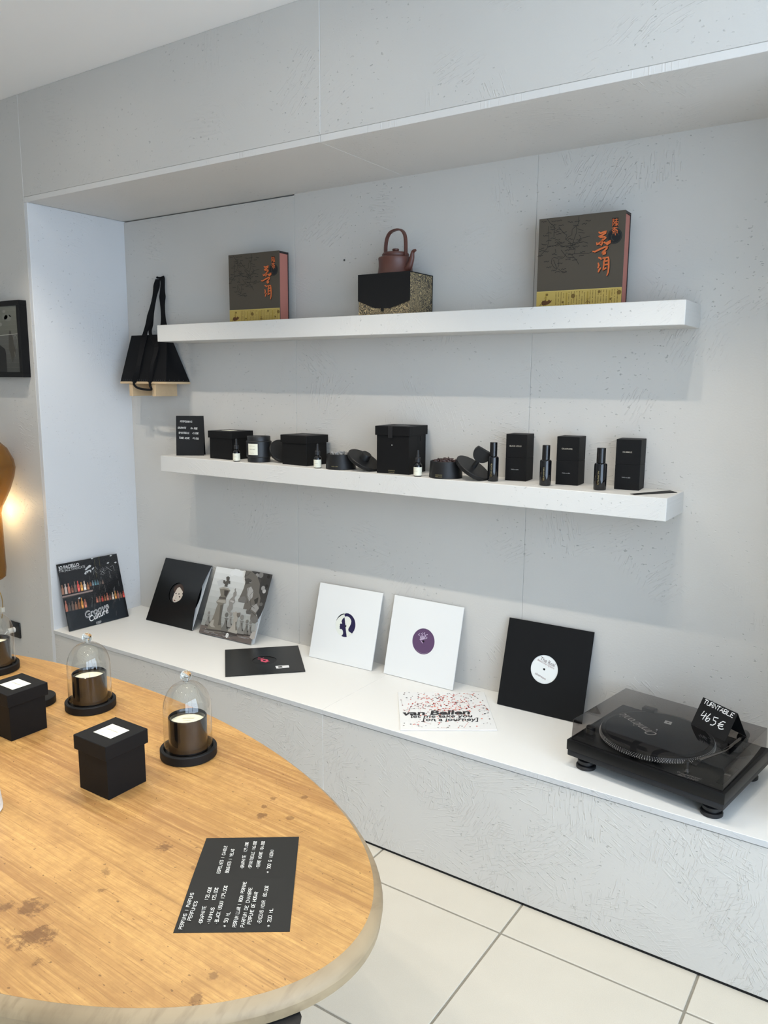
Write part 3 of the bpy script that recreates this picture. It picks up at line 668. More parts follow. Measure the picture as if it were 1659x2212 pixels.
# stone bowls with crystals, and their lids
CRY_A = mat('pale_crystal', S(170, 168, 164), 0.3, var=0.5, vscale=60)
CRY_B = mat('dark_garnet_crystal', S(74, 56, 54), 0.25, var=0.6, vscale=60)
def bowl(x, y, r, h, label, cry, lines):
    t = thing('incense_bowl', label, 'bowl', Matrix.Translation((x, y, Z2)), 'round black bowls of scented stones')
    ri = r*0.93
    lathe('bowl_wall', [(0, 0), (r-0.002, 0), (r, 0.002), (r*0.965, h*0.6), (ri, h-0.001), (ri-0.001, h), (ri-0.004, h), (ri-0.005, h-0.002), (ri-0.004, h-0.02), (0, h-0.02)], BLACK_CERAMIC, t, 56)
    bm = bmesh.new(); rn = random.Random(int(x*1000))
    for i in range(70):
        a = rn.uniform(0, 2*PI); q = math.sqrt(rn.random())*(ri-0.013); s = rn.uniform(0.004, 0.0085)
        tb = bmesh.new(); bmesh.ops.create_icosphere(tb, subdivisions=1, radius=s)
        for v in tb.verts: v.co *= rn.uniform(0.6, 1.15)
        merge(bm, tb, 0, Matrix.Translation((q*math.cos(a), q*math.sin(a), h-0.013+0.017*(1-(q/ri)**2)+rn.uniform(-0.002, 0.004))))
    st = mesh_obj('crystals', bm, cry, t); st['kind'] = 'stuff'
    d_ = math.atan2(CAM.y-y, CAM.x-x)-0.42; n_ = Vector((math.cos(d_), math.sin(d_), 0))
    cv = Canvas(t, frame(Vector((x, y, Z2))+n_*(r+0.0002), Vector((-n_.y, n_.x, 0)), Vector((0, 0, 1))-n_*0.06), 0.0003)
    for k, tx in enumerate(lines): cv.text(tx, (-0.013, 0.012-0.006*k), (0.013, 0.012-0.006*k), 0.0032, GOLD, 2)
    cv.build('lettering'); return t
bowl(1.3967, 0.365, 0.0589, 0.0585, 'round black bowl filled with pale crystals', CRY_A, ('MAD et LEN',))
bowl(1.8649, 0.365, 0.0599, 0.0595, 'round black bowl filled with dark red crystals', CRY_B, ('GRAPHITE', 'MAD et LEN'))
def bowl_lid(M, label, r):
    t = thing('bowl_lid', label, 'lid', M)
    lathe('disc', [(0, -0.013), (r-0.003, -0.013), (r-0.001, -0.011), (r, 0.0), (r-0.0015, 0.0015), (0, 0.0015)], BLACK_CERAMIC, t, 56); return t
Ml = tilted((1.504, 0.370, Z2+0.0425), 0.56, 0.0)
t = bowl_lid(Ml, 'round black bowl lid with short drum knob, leaning against the bowl of pale crystals', 0.0665)
lathe('knob', [(0.0195, 0.0015), (0.0195, 0.0245), (0.0185, 0.026), (0, 0.026)], BLACK_CERAMIC, t, 36)
Ml = tilted((1.972, 0.370, Z2+0.0425), 0.60, 0.0)
t = bowl_lid(Ml, 'round black bowl lid with cut disc handle, leaning against the bowl of dark crystals', 0.0665)
lathe('stem', [(0.0085, 0.0015), (0.0085, 0.034), (0, 0.034)], BLACK_CERAMIC, t, 24)
pts = [(0.031*math.cos(a), 0.058+0.031*math.sin(a)) for a in [PI*0.80+ (2*PI-0.60*PI)*k/30 for k in range(31)]]
prism('handle_disc', pts, -0.0085, 0.0085, BLACK_CERAMIC, t, Matrix.Rotation(0.5, 4, 'Z') @ frame((0, 0, 0), (1, 0, 0), (0, 0, 1)), 0.0012)
# tall roll-on bottles and two-part perfume boxes
def perfume(x, y, r, label, txt):
    t = thing('perfume_bottle', label, 'bottle', Matrix.Translation((x, y, Z2)), 'tall black perfume bottles')
    lathe('bottle', [(0, 0), (r-0.003, 0), (r-0.0008, 0.0015), (r, 0.004), (r, 0.080), (r-0.001, 0.0835), (r-0.004, 0.0858), (r-0.0075, 0.0862), (0, 0.0862)], BLACK_GLOSS, t, 36)
    lathe('cap', [(r-0.0062, 0.0865), (r-0.0062, 0.133), (r-0.007, 0.134), (0, 0.134)], mat('black_cap_satin', S(14, 14, 16), 0.2), t, 36)
    d_ = math.atan2(CAM.y-y, CAM.x-x)-0.25; n_ = Vector((math.cos(d_), math.sin(d_), 0)); ex = Vector((-n_.y, n_.x, 0))
    cv = Canvas(t, frame(Vector((x, y, Z2))+n_*(r+0.0004), ex, (0, 0, 1)), 0.0002)
    cv.text(txt, (-0.003, 0.062), (-0.003, 0.018), 0.0042, GOLD, 1); cv.build('lettering')
perfume(2.0505, 0.365, 0.0187, 'tall black perfume bottle right beside the lid with the disc handle', 'BLACK UDUU')
perfume(2.2416, 0.365, 0.0189, 'tall black perfume bottle between the first and second perfume boxes', 'GRAPHITE')
perfume(2.4248, 0.370, 0.0200, 'tall black perfume bottle between the second and third perfume boxes', 'NUMMUS')
def perfume_box(x, y, yaw, w_, d_, label, txt, tw):
    M = rz((x, y, Z2), yaw); t = thing('perfume_box', label, 'box', M, 'two-part black perfume boxes'); h = 0.1605
    box('base', (0, 0, 0), (w_, d_, h*0.497), BLACK_CARD, t, 0.0006, seg=1)
    box('sleeve_gap', (0.0012, 0.0012, h*0.49), (w_-0.0012, d_-0.0012, h*0.51), BLACK_MATTE, t)
    box('lid', (0, 0, h*0.503), (w_, d_, h), BLACK_CARD, t, 0.0006, seg=1)
    cv = Canvas(t, M @ frame((0, 0, 0), (1, 0, 0), (0, 0, 1)))
    cv.text(txt, (w_*0.46-tw/2, h*0.735), (w_*0.46+tw/2, h*0.735), 0.0048, S(170, 164, 150), 1, 0.01); cv.text('MAD et LEN', (w_*0.46-0.013, h*0.235), (w_*0.46+0.013, h*0.235), 0.0035, S(170, 170, 168), 1); cv.build('lettering')
perfume_box(2.0735, 0.414, 0.10, 0.0745, 0.078, 'two-part black perfume box reading BLACK UDUU', 'BLACK UDUU', 0.042)
perfume_box(2.2585, 0.414, 0.08, 0.0750, 0.078, 'two-part black perfume box reading GRAPHITE', 'GRAPHITE', 0.036)
perfume_box(2.4570, 0.414, 0.09, 0.0775, 0.080, 'two-part black perfume box reading NUMMUS, nearest the shelf end', 'NUMMUS', 0.028)
q = [at_z(p, Z2) for p in ((1361, 1067.5), (1371, 1069.5), (1463, 1064.5), (1447, 1060))]
ce = sum(q, Vector())/4; M = Matrix.Translation(ce); t = thing('scent_strip', 'flat black paper scent strip lying at the end of the lower shelf', 'paper strip', M)
prism('paper', [((v-ce).x, (v-ce).y) for v in q], 0.0002, 0.0014, BLACK_CARD, t)

# ================================================================== upper shelf
def Z6(x, y): return (1150+x*220/1659, 445+y*220/1659)
BROWN = mat('tea_box_brown', S(74, 66, 54), 0.6, bump=(300, 0.08, 0.001))
PINK = mat('tea_box_fore_edge', S(176, 112, 98), 0.7)
DARKB = mat('tea_box_spine', S(34, 24, 24), 0.6)
def tea_box(M, w_, d_, h, label):
    t = thing('tea_gift_box', label, 'box', M, 'brown tea gift boxes')
    box('front_board', (0, 0, 0), (w_, 0.004, h), BROWN, t, 0.0006, seg=1)
    box('core', (0.004, 0.004, 0.002), (w_-0.002, d_-0.0045, h-0.009), PINK, t)
    box('back_board', (0, d_-0.0045, 0), (w_, d_, h), DARKB, t, 0.0006, seg=1)
    box('top_board', (0, 0.004, h-0.008), (w_, d_-0.0045, h-0.001), DARKB, t); return t
def tea_print(cv, to, w_, h):
    BK = S(26, 24, 22); OR = S(208, 108, 58); sc = 0.2786/ (187.0/0.1326)    # metres per crop unit
    for st in ([(245,215),(290,280),(360,330)], [(265,330),(270,560),(240,690),(110,830)], [(360,340),(350,500)], [(430,340),(510,440),(560,470),(540,540),(600,580),(640,620)], [(760,170),(750,290),(710,330),(650,380),(645,470),(590,500),(545,545)],
        [(720,340),(720,430),(680,540),(650,640),(600,690)], [(940,490),(820,520),(760,545)], [(730,370),(830,400)], [(750,430),(850,440)], [(830,580),(760,600),(650,640),(500,660),(430,620),(370,640),(250,670)],
        [(640,640),(700,700),(680,780),(600,790),(560,760),(510,840),(430,870),(430,970),(400,1030),(350,1000),(310,930),(320,860),(350,840),(420,850)], [(680,780),(860,770),(920,770),(980,740)], [(640,800),(720,880),(755,950)],
        [(470,720),(560,830),(620,850)], [(345,880),(400,1020)], [(430,1030),(500,1090),(560,1075)], [(370,700),(385,760),(345,780)], [(830,580),(905,605)], [(770,560),(790,510),(760,470)]):
        cv.stroke([to(*q) for q in st], 7*sc, BK, 1)
    rn = random.Random(3)
    for (x, y) in ((190,260),(350,250),(440,240),(620,265),(730,250),(910,240),(850,295),(470,320),(350,310),(330,350),(340,380),(420,385),(400,425),(430,455),(270,445),(220,490),(520,430),(710,325),(340,530),(410,555),(410,590),(270,570),(440,610),(300,660),(400,650),(190,630),(150,700),(150,735),(230,750),(130,820),(490,600),(620,540),(760,560),(700,605),(780,590),(860,655),(730,665),(590,670),(500,660),(570,725),(650,710),(820,755),(800,810),(620,790),(640,840),(580,870),(690,880),(450,830),(360,790),(230,905),(450,940),(270,1000),(350,1050),(410,1080),(510,1030),(520,1075),(640,690),(660,640),(620,610)):
        n = rn.randint(4, 7); cv.stroke([to(x-40+80*k/n, y+rn.uniform(-11, 11)-0.08*(k*80/n)) for k in range(n+1)], 8*sc, BK, 1)
    cv.disc(to(1342, 490), 116*sc, S(24, 26, 28), 1); cv.ring(to(1342, 490), 104*sc, 5*sc, S(60, 60, 56), 2); cv.ring(to(1350, 500), 60*sc, 14*sc, S(52, 50, 46), 2, 20, 0.3, 4.4)
    cv.poly([to(1300,195), to(1405,190), to(1400,345), to(1298,350)], S(22, 20, 20), 2)
    small = ([(1315,210),(1310,330)], [(1315,215),(1335,215),(1325,250),(1340,270),(1325,300)], [(1350,225),(1395,215)], [(1355,250),(1400,250),(1395,290),(1350,290),(1355,250)], [(1375,205),(1372,325)], [(1370,295),(1345,325)], [(1378,295),(1400,315)],
        [(1305,360),(1385,350)], [(1345,345),(1345,400)], [(1340,370),(1300,400)], [(1350,375),(1390,400)], [(1310,415),(1390,405),(1385,440),(1370,435)], [(1320,420),(1315,450)], [(1345,425),(1355,475)])
    for st in small: cv.stroke([to(*q) for q in st], 11*sc, OR, 4)
    big = ([(1085,425),(1110,445),(1150,430),(1205,410)], [(1205,410),(1195,440),(1120,485),(1085,495)], [(1085,495),(1110,510),(1180,500),(1200,515),(1150,560),(1110,590)], [(1050,600),(1055,630),(1080,615),(1130,570)], [(1145,540),(1140,600),(1125,640),(1105,625)], [(1170,590),(1200,610),(1270,565)], [(1270,565),(1265,595),(1215,630)],
        [(985,740),(1020,745),(1090,710),(1180,670),(1225,660)], [(1225,660),(1215,690),(1150,750),(1135,770)], [(1135,770),(1170,760),(1195,750),(1190,775),(1150,790)],
        [(1080,840),(1110,850),(1125,870)], [(1075,930),(1085,970),(1070,1010)], [(1110,1010),(1090,1040),(1075,1075)], [(1150,850),(1190,845),(1240,835),(1245,880),(1245,1000),(1235,1080),(1215,1130)], [(1190,850),(1170,900),(1165,960),(1155,1040)], [(1180,900),(1235,890)], [(1170,960),(1235,950)], [(1150,1040),(1200,1010)])
    for st in big:
        cv.stroke([to(x+9, y+11) for x, y in st], 27*sc, S(18, 12, 10), 3, True); cv.stroke([to(*q) for q in st], 25*sc, OR, 4, True)
    # gold band with columns of characters
    bh = 0.0535
    cv.rect(0.0002, 0.0002, w_-0.0002, bh, S(184, 158, 84), 1); cv.rect(0.0002, bh, w_-0.0002, bh+0.0015, S(206, 184, 110), 1)
    for i in range(31):
        x = 0.006+i*(w_-0.010)/31
        if i % 8 == 3: cv.rect(x-0.002, 0.004, x+0.003, bh-0.006, S(162, 136, 60), 2); continue
        if i < 7: continue
        for j in range(12):
            y = 0.003+j*0.0040
            if rn.random() < 0.85: cv.rect(x-0.0011, y, x+0.0011, y+0.0024, S(96, 74, 30), 2)
    for x, y, r in ((0.036, 0.044, 0.004), (0.124, 0.036, 0.007), (0.208, 0.045, 0.0045), (w_-0.008, 0.040, 0.007), (0.09, 0.018, 0.0035), (0.245, 0.021, 0.0035)): cv.disc((x, y), r, S(112, 88, 40), 3, 16)
    HB = S(92, 58, 30)
    cv.poly([(0.020, 0.012), (0.028, 0.011), (0.040, 0.013), (0.050, 0.019), (0.054, 0.027), (0.049, 0.024), (0.043, 0.029), (0.039, 0.024), (0.033, 0.024), (0.031, 0.031), (0.028, 0.025), (0.022, 0.026), (0.018, 0.020)], HB, 3)
    cv.ring((0.020, 0.010), 0.0065, 0.0014, HB, 3, 20); cv.stroke([(0.026, 0.034), (0.034, 0.035)], 0.001, HB, 3)
    cv.stroke([(0.165, 0.012), (0.172, 0.020), (0.180, 0.011)], 0.0012, HB, 3); cv.stroke([(0.172, 0.020), (0.172, 0.004)], 0.0012, HB, 3); cv.stroke([(0.167, 0.015), (0.178, 0.015)], 0.001, HB, 3); cv.stroke([(0.168, 0.024), (0.177, 0.024)], 0.001, HB, 3)
MR = rz((2.1722, 0.40, Z1), 0.0173)
tR = tea_box(MR, 0.2786, 0.056, 0.2820, 'large brown tea gift box with orange calligraphy and gold band, farthest from the hanging bag')
cvR = Canvas(tR, MR @ frame((0, 0, 0), (1, 0, 0), (0, 0, 1)))
tea_print(cvR, lambda x, y: cvR.px(Z6(x, y)), 0.2786, 0.282); cvR.build('cover_print')
ML = rz((0.7842, 0.40, Z1), 0.049); kx, ky = 0.269/0.2786, 0.279/0.282
tL = tea_box(ML, 0.269, 0.0614, 0.279, 'brown tea gift box with orange calligraphy and gold band, near the hanging bag')
cvL = Canvas(tL, ML @ frame((0, 0, 0), (1, 0, 0), (0, 0, 1)))
def toL(x, y): q = cvR.px(Z6(x, y)); return (q[0]*kx, q[1]*ky)
tea_print(cvL, toL, 0.269, 0.279); cvL.build('cover_print')
# patterned tea set box with black flap
g = NG('swirl_brocade'); co = g.obj()
wv = g.noise(co, 38.0, 2.0, 0.5, 1.2); sw = g.math('FRACT', g.math('MULTIPLY', wv, 9.0)); ln = g.ramp(g.math('ABSOLUTE', g.math('SUBTRACT', sw, 0.5)), 0.12, 0.22)
big = g.noise(co, 14.0, 2.0)
c_ = g.mix(ln, S(176, 156, 116), S(62, 55, 44)); c_ = g.mix(g.math('MULTIPLY', g.ramp(big, 0.5, 0.7), 0.5), c_, S(128, 110, 80)); g.inp(g.b.inputs['Base Color'], c_); g.b.inputs['Roughness'].default_value = 0.6
BROC = g.m
M = rz((1.500, 0.338, Z1), -0.0416+0.045); t = thing('tea_set_box', 'patterned tea set box with black front flap under the teapot', 'box', M)
bw, bd, bh = 0.222, 0.155, 0.1455
box('carcass', (0, 0, 0), (bw, bd, bh-0.003), BROC, t, 0.0008, seg=1)
fl = BLACK_MATTE
box('lid_panel', (-0.001, -0.001, bh-0.003), (bw+0.001, bd+0.001, bh), fl, t)
prism('front_flap', [(-0.001, bh), (-0.001, 0.052), (0.075, 0.024), (0.137, 0.022), (bw+0.001, 0.045), (bw+0.001, bh)], 0.0008, 0.0028, fl, t, frame((0, 0, 0), (1, 0, 0), (0, 0, 1)))
box('flap_tongue', (0.101, -0.0034, 0.012), (0.112, -0.0008, 0.030), fl, t)
for a, b in (((bw-0.0005, bd-0.0035, 0), (bw+0.001, bd+0.0008, bh)), ((-0.0008, -0.0008, 0), (bw+0.001, 0.001, 0.0025)), ((bw-0.0004, 0, 0), (bw+0.001, bd, 0.0025))): box('edge_binding', a, b, fl, t)
# teapot
CLAY = mat('red_clay', S(92, 54, 44), 0.42, bump=(500, 0.05, 0.001), var=0.15)
YT = 0.415
zt0 = Z1+bh
def tz(y, yy=YT): return at_y((855, y), yy).z-zt0
cx = at_y((854.5, 570), YT).x; ppm = (at_y((864.5, 570), YT).x-at_y((844.5, 570), YT).x)/20
M = Matrix.Translation((cx, YT, zt0)); t = thing('teapot', 'reddish brown clay teapot with tall arched handle on the patterned box', 'teapot', M)
r = 35.5*ppm*0.9
s1, s2, s3 = tz(559.5), tz(552), tz(546.5)
lathe('body', [(0, 0), (r*1.0, 0), (r*1.03, 0.003), (r*0.99, 0.012), (r*0.955, s1*0.55), (r*0.965, s1*0.85), (r*0.985, s1), (r*0.97, s1+0.003), (r*0.80, s1+0.0075), (r*0.745, s1+0.0085), (r*0.745, s2), (0, s2)], CLAY, t, 64)
ld = lathe('lid', [(r*0.77, s2), (r*0.775, s2+0.003), (r*0.74, s2+0.0045), (r*0.735, s3-0.002), (r*0.70, s3), (r*0.35, s3+0.003), (0, s3+0.004)], CLAY, t, 56)
lathe('lid_knob', [(r*0.17, s3+0.002), (r*0.16, s3+0.006), (r*0.195, s3+0.010), (r*0.195, s3+0.013), (r*0.17, s3+0.0145), (0, s3+0.0145)], CLAY, ld, 32)
ht = tz(496.5); AZ = -0.25
dx = Vector((math.cos(AZ), math.sin(AZ), 0)); zz = Vector((0, 0, 1)); rr = r*0.86
pts = smooth_path([dx*-rr*0.97+zz*(s1-0.002), dx*-rr*0.98+zz*(s1+(ht-s1)*0.45), dx*-rr*0.86+zz*(s1+(ht-s1)*0.75), dx*-rr*0.55+zz*(ht-0.006), dx*0+zz*ht, dx*rr*0.45+zz*(ht-0.003), dx*rr*0.80+zz*(ht-0.018), dx*rr*0.95+zz*(s1+(ht-s1)*0.55), dx*rr*0.97+zz*(s1-0.002)], 6)
tube('handle', pts, 1, CLAY, t, flat=(0.0125, 0.0062, (-math.sin(AZ), math.cos(AZ), 0.02)))
sp_pts = smooth_path([dx*r*0.86+zz*(s1*0.28), dx*r*1.12+zz*(s1*0.42), dx*r*1.32+zz*(s1*0.85), dx*r*1.40+zz*(s1*1.25), dx*r*1.62+zz*(tz(547.5))], 6)
tube('spout', sp_pts, [0.0155-0.0112*(i/(len(sp_pts)-1))**0.8 for i in range(len(sp_pts))], CLAY, t, 20)

# ================================================================== hanging bag
CANVAS_BLK = mat('black_canvas', S(9, 9, 11), 0.8, spec=0.2, bump=(700, 0.2, 0.001))
PLY = mat('pale_plywood', S(206, 178, 140), 0.6, var=0.2, vscale=40)
YF, YB = 0.352, 0.494
fbl = at_y((260.5, 827.5), YF); fbr = at_y((359, 825), YF); ztop = at_y((284, 725), 0.43).z; xtl = at_y((284, 725), 0.43).x
zbot = (fbl.z+fbr.z)/2
M = Matrix.Translation(((fbl.x+fbr.x)/2, YB, zbot)); bag = thing('tote_bag', 'black canvas bag with wooden base hanging by its straps at the shelf end', 'bag', M)
wx = (fbr.x-fbl.x)/2; d_ = YF-YB; hh = ztop-zbot
tx0 = xtl-M.translation.x; tx1 = tx0+wx*1.55
print('bag', wx*2, d_, hh, xtl, fbl, fbr)
bm = bmesh.new()
def grid_face(pa, pb, pc, pd, nu=8, nv=8, bulge=Vector((0, 0, 0))):
    G = []
    for j in range(nv+1):
        row = []
        for i in range(nu+1):
            u, v = i/nu, j/nv; p_ = (pa*(1-u)+pb*u)*(1-v)+(pd*(1-u)+pc*u)*v
            row.append(bm.verts.new(p_+bulge*(math.sin(PI*u)*math.sin(PI*v))))
        G.append(row)
    for j in range(nv):
        for i in range(nu): bm.faces.new((G[j][i], G[j][i+1], G[j+1][i+1], G[j+1][i]))
a, b = Vector((-wx, d_, 0.004)), Vector((wx, d_, 0.004)); c, e = Vector((wx, -0.002, 0.004)), Vector((-wx, -0.002, 0.004))
ta, tb = Vector((tx0, 0.43-YB, hh)), Vector((tx1, 0.43-YB, hh)); tc, te = Vector((tx1, 0.45-YB, hh)), Vector((tx0, 0.45-YB, hh))
grid_face(a, b, tb, ta, bulge=Vector((0, -0.006, 0))); grid_face(b, c, tc, tb, bulge=Vector((-0.022, 0, 0))); grid_face(c, e, te, tc); grid_face(e, a, ta, te, bulge=Vector((0.022, 0, 0)))
bmesh.ops.remove_doubles(bm, verts=bm.verts, dist=0.0004); bmesh.ops.recalc_face_normals(bm, faces=bm.faces)
bd_ = mesh_obj('bag_body', bm, CANVAS_BLK, bag, True)
box('base_board', (-wx-0.001, d_-0.001, -0.006), (wx+0.001, 0, 0.004), PLY, bag, 0.0008, seg=1)
fx = [Mx.x-M.translation.x for Mx in (at_y((279.5, 845), YF+0.004), at_y((328.5, 845), YF+0.004))]
zf = at_y((283, 855), YF+0.004).z-zbot
for x in fx: box('wooden_foot', (x, d_+0.004, zf), (x+0.024, d_+0.132, -0.006), PLY, bag, 0.0008, seg=1)
# rivets along the hem, straps and hook
bm = bmesh.new()
for i in range(22):
    x = -wx+0.008+i*(2*wx-0.016)/21; tb_ = bmesh.new(); bmesh.ops.create_icosphere(tb_, subdivisions=1, radius=0.0011); merge(bm, tb_, 0, Matrix.Translation((x, d_-0.0006, 0.011)))
for i in range(5):
    tb_ = bmesh.new(); bmesh.ops.create_icosphere(tb_, subdivisions=1, radius=0.0011); merge(bm, tb_, 0, Matrix.Translation((wx+0.0004, d_+0.02+i*0.027, 0.011)))
mesh_obj('hem_stitching', bm, mat('steel_rivets', S(120, 125, 132), 0.4, 0.8), bag)['kind'] = 'stuff'
hk = at_y((343, 603), 0.488); lh = hk-M.translation
def bl(q, y): return at_y(q, y)-M.translation
STRAP = mat('black_webbing', S(8, 8, 10), 0.75, spec=0.2)
UPY = (0.85, 0.52, 0)
# front strap: rises left of the bag over the hook and comes down on the right
lp = smooth_path([bl((291, 826), YF-0.004), bl((299, 790), YF-0.003), bl((310, 735), 0.40), bl((314, 718), 0.43), bl((323, 690), 0.445), bl((331, 655), 0.46), bl((337, 625), 0.478), bl((341, 604), 0.486), bl((345, 599), 0.486), bl((351, 603), 0.486), bl((351, 630), 0.482), bl((351, 655), 0.475), bl((353, 690), 0.465), bl((354, 710), 0.455), bl((355, 730), 0.435)], 5)
n = len(lp); tube('strap', lp, [1.0-0.35*abs(math.sin(i*0.30)) for i in range(n)], STRAP, bag, flat=(0.031, 0.003, UPY))
lp2 = smooth_path([bl((324, 826), YF-0.004), bl((328, 790), YF-0.003), bl((338, 750), 0.39), bl((325, 722), 0.43), bl((326, 700), 0.45), bl((331, 660), 0.47), bl((337, 628), 0.482), bl((340, 606), 0.489)], 5)
n = len(lp2); tube('strap', lp2, [0.9-0.3*abs(math.sin(i*0.31)) for i in range(n)], STRAP, bag, flat=(0.025, 0.003, UPY))
tube('strap_loop', smooth_path([bl((289, 822), YF-0.006), bl((290, 831), YF-0.007), bl((298, 838), YF-0.006), bl((316, 841.5), YF-0.005), bl((327, 841), YF-0.006), bl((324, 833), YF-0.007), bl((323, 820), YF-0.006)], 6), 0.0052, STRAP, bag, 10)
tube('hook', [lh+Vector((0, 0.012, 0.001)), lh+Vector((0, -0.016, 0.001))], 0.0028, CHROME, bag, 10)

# ================================================================== records on the bench
SL = 0.315
def lean_frame(X, Y, yaw, lean, z=ZB+0.0018):
    e = Vector((math.cos(yaw), math.sin(yaw), 0)); n = Vector((-math.sin(yaw), math.cos(yaw), 0)); u = n*math.sin(lean)+Vector((0, 0, 1))*math.cos(lean)
    return frame((X, Y, z), e, u)
def holed_panel(name, s, c, r, z0, z1, m, parent, n=72, bow=None):
    bm = bmesh.new(); h = s/2
    def outer(a):
        dx, dy = math.cos(a), math.sin(a); ts = []
        if abs(dx) > 1e-9: ts.append(((h if dx > 0 else -h)-c[0])/dx)
        if abs(dy) > 1e-9: ts.append((((s if dy > 0 else 0))-c[1])/dy)
        t_ = min(x for x in ts if x > 0); return (c[0]+dx*t_, c[1]+dy*t_)
    angs = sorted([2*PI*i/n for i in range(n)]+[math.atan2(y-c[1], x-c[0]) % (2*PI) for x in (-h, h) for y in (0, s)])
    lay = []
    for z in (z1, z0):
        I_ = []; M_ = []; O_ = []
        for a in angs:
            ox, oy = outer(a); ix, iy = c[0]+r*math.cos(a), c[1]+r*math.sin(a)
            row = []
            for k in range(5):
                x, y = ix+(ox-ix)*k/4, iy+(oy-iy)*k/4
                dz = 0.0
                if bow: dz = bow*max(0, (x+h)/s)**2*math.sin(PI*min(max(y/s, 0), 1))
                row.append(bm.verts.new((x, y, z+dz)))
            I_.append(row)
        lay.append(I_)
    N = len(angs)
    for i in range(N):
        j = (i+1) % N
        for k in range(4):
            bm.faces.new((lay[0][i][k], lay[0][i][k+1], lay[0][j][k+1], lay[0][j][k])); bm.faces.new((lay[1][i][k], lay[1][j][k], lay[1][j][k+1], lay[1][i][k+1]))
        for k in (0, 4): bm.faces.new((lay[0][i][k], lay[0][j][k], lay[1][j][k], lay[1][i][k]))
    bmesh.ops.recalc_face_normals(bm, faces=bm.faces); return mesh_obj(name, bm, m, parent, True)
def hole_sleeve(M, s, hole_c, r, jm, label_m, label, bow=None, inner=None, name='record_sleeve'):
    t = thing(name, label, 'record', M, 'records set out on the bench')
    holed_panel('front_panel', s, hole_c, r, -0.0009, 0.0, jm, t, bow=bow)
    box('back_panel', (-s/2, 0, -0.0042), (s/2, s, -0.0034), jm, t)
    for a, b in (((-s/2, 0, -0.0034), (-s/2+0.001, s, -0.0009)), ((-s/2, 0, -0.0034), (s/2, 0.001, -0.0009))): box('glued_edge', a, b, jm, t)
    off = 0.006 if bow else 0
    rc = lathe('vinyl_record', [(0.0035, 0.0), (0.0505, 0.0), (0.052, 0.0002), (0.149, 0.0003), (0.150, -0.0003), (0.150, -0.0012), (0.0035, -0.0012)], VINYL, t, 72, Matrix.Translation((hole_c[0]+off*0.3, hole_c[1], -0.0018)))
    lathe('centre_label', [(0.0035, 0.0002), (0.0502, 0.0002)], label_m, rc, 56)
    if inner: box('inner_sleeve', (-s/2+0.003, 0.002, -0.0033), (s/2-0.001, s-0.003, -0.0031), inner, t)
    return t
SLEEVE_BK = mat('black_sleeve_card', S(22, 22, 22), 0.5)
SLEEVE_WH = mat('white_sleeve_card', S(228, 228, 225), 0.55)
LBL_PURPLE = mat('purple_label', S(92, 66, 98), 0.5); LBL_WHITE = mat('white_label', S(228, 230, 227), 0.5); LBL_BLACK = mat('black_label', S(16, 16, 16), 0.4); LBL_CREAM = mat('cream_paper_label', S(226, 227, 216), 0.5)
def jacket(M, s, m, label, th=0.004):
    t = thing('record_sleeve', label, 'record', M, 'records set out on the bench')
    box('jacket', (-s/2, 0, -th), (s/2, s, 0), m, t, 0.0006, seg=1); return t

# 1 jazz record leaning on the niche side wall
M = lean_frame(0.0982, 0.1786, 1.4895, 0.252); t = jacket(M, SL, mat('dark_gloss_cover', S(28, 28, 30), 0.25), 'shrink-wrapped record with bottle shelves cover leaning on the side wall', 0.0045)
cv = Canvas(t, M); s0 = 180/1659
def ZJ(x, y): return (110+x*s0, 1180+y*s0)
J = lambda x, y: cv.px(ZJ(x, y))
cv.rect(-SL/2+0.002, 0.002, SL/2-0.002, SL-0.002, S(30, 30, 32), 1)
cv.rect(-SL/2+0.002, 0.002, SL/2-0.012, 0.098, S(38, 42, 46), 2)
cv.text('JO PACIELLO', J(150, 472), J(562, 388), 0.0145, S(236, 236, 236), 5, 0.012); cv.text('THE JAZZ SYNDICATE', J(160, 528), J(682, 424), 0.0115, S(196, 196, 196), 5)
for pg in ([(670,470),(700,430),(760,370),(800,380),(790,410),(740,440),(700,480)], [(660,550),(690,500),(760,470),(800,470),(800,520),(780,520),(770,490),(740,505),(735,540),(710,510),(700,560),(680,560)], [(810,450),(850,415),(860,430),(825,475)]): cv.poly([J(*q) for q in pg], S(196, 198, 198), 4)
rn = random.Random(5); BOT = [S(*c) for c in ((150,110,90), (190,120,100), (120,100,90), (200,180,170), (120,80,66), (214,90,80), (214,150,80), (220,205,190), (150,100,70), (90,84,80))]
def bottles(p0, p1, n, h, cols, w_=0.74, dim=1.0):
    for i in range(n):
        f0 = (i+0.12)/n; f1 = (i+0.12+w_)/n
        a = Vector(p0).lerp(Vector(p1), f0); b = Vector(p0).lerp(Vector(p1), f1); hh_ = h*rn.uniform(0.75, 1.15); m_ = a.lerp(b, 0.5); q = (b-a)*0.2; up = Vector((-0.16*hh_, -hh_)); c = cols[i % len(cols)]; c = tuple(x*dim for x in c[:3])+(1,)
        cv.poly([J(*v) for v in (a, b, b+up*0.62, m_+q+up*0.72, m_+q+up, m_-q+up, m_-q+up*0.72, a+up*0.62)], c, 4)
        if rn.random() < 0.6: cv.poly([J(*v) for v in (a.lerp(b, 0.15)+up*0.1, a.lerp(b, 0.85)+up*0.1, a.lerp(b, 0.85)+up*0.32, a.lerp(b, 0.15)+up*0.32)], tuple(min(1, x*1.9) for x in c[:3])+(1,), 5)
bottles((215, 970), (780, 858), 9, 190, [BOT[k] for k in (0, 3, 1, 4, 2, 5, 6, 7, 8)])
cv.poly([J(220,1000), J(830,865), J(830,895), J(225,1028)], S(150, 130, 124), 4); cv.poly([J(225,1024), J(830,895), J(830,905), J(228,1050)], S(72, 66, 62), 4)
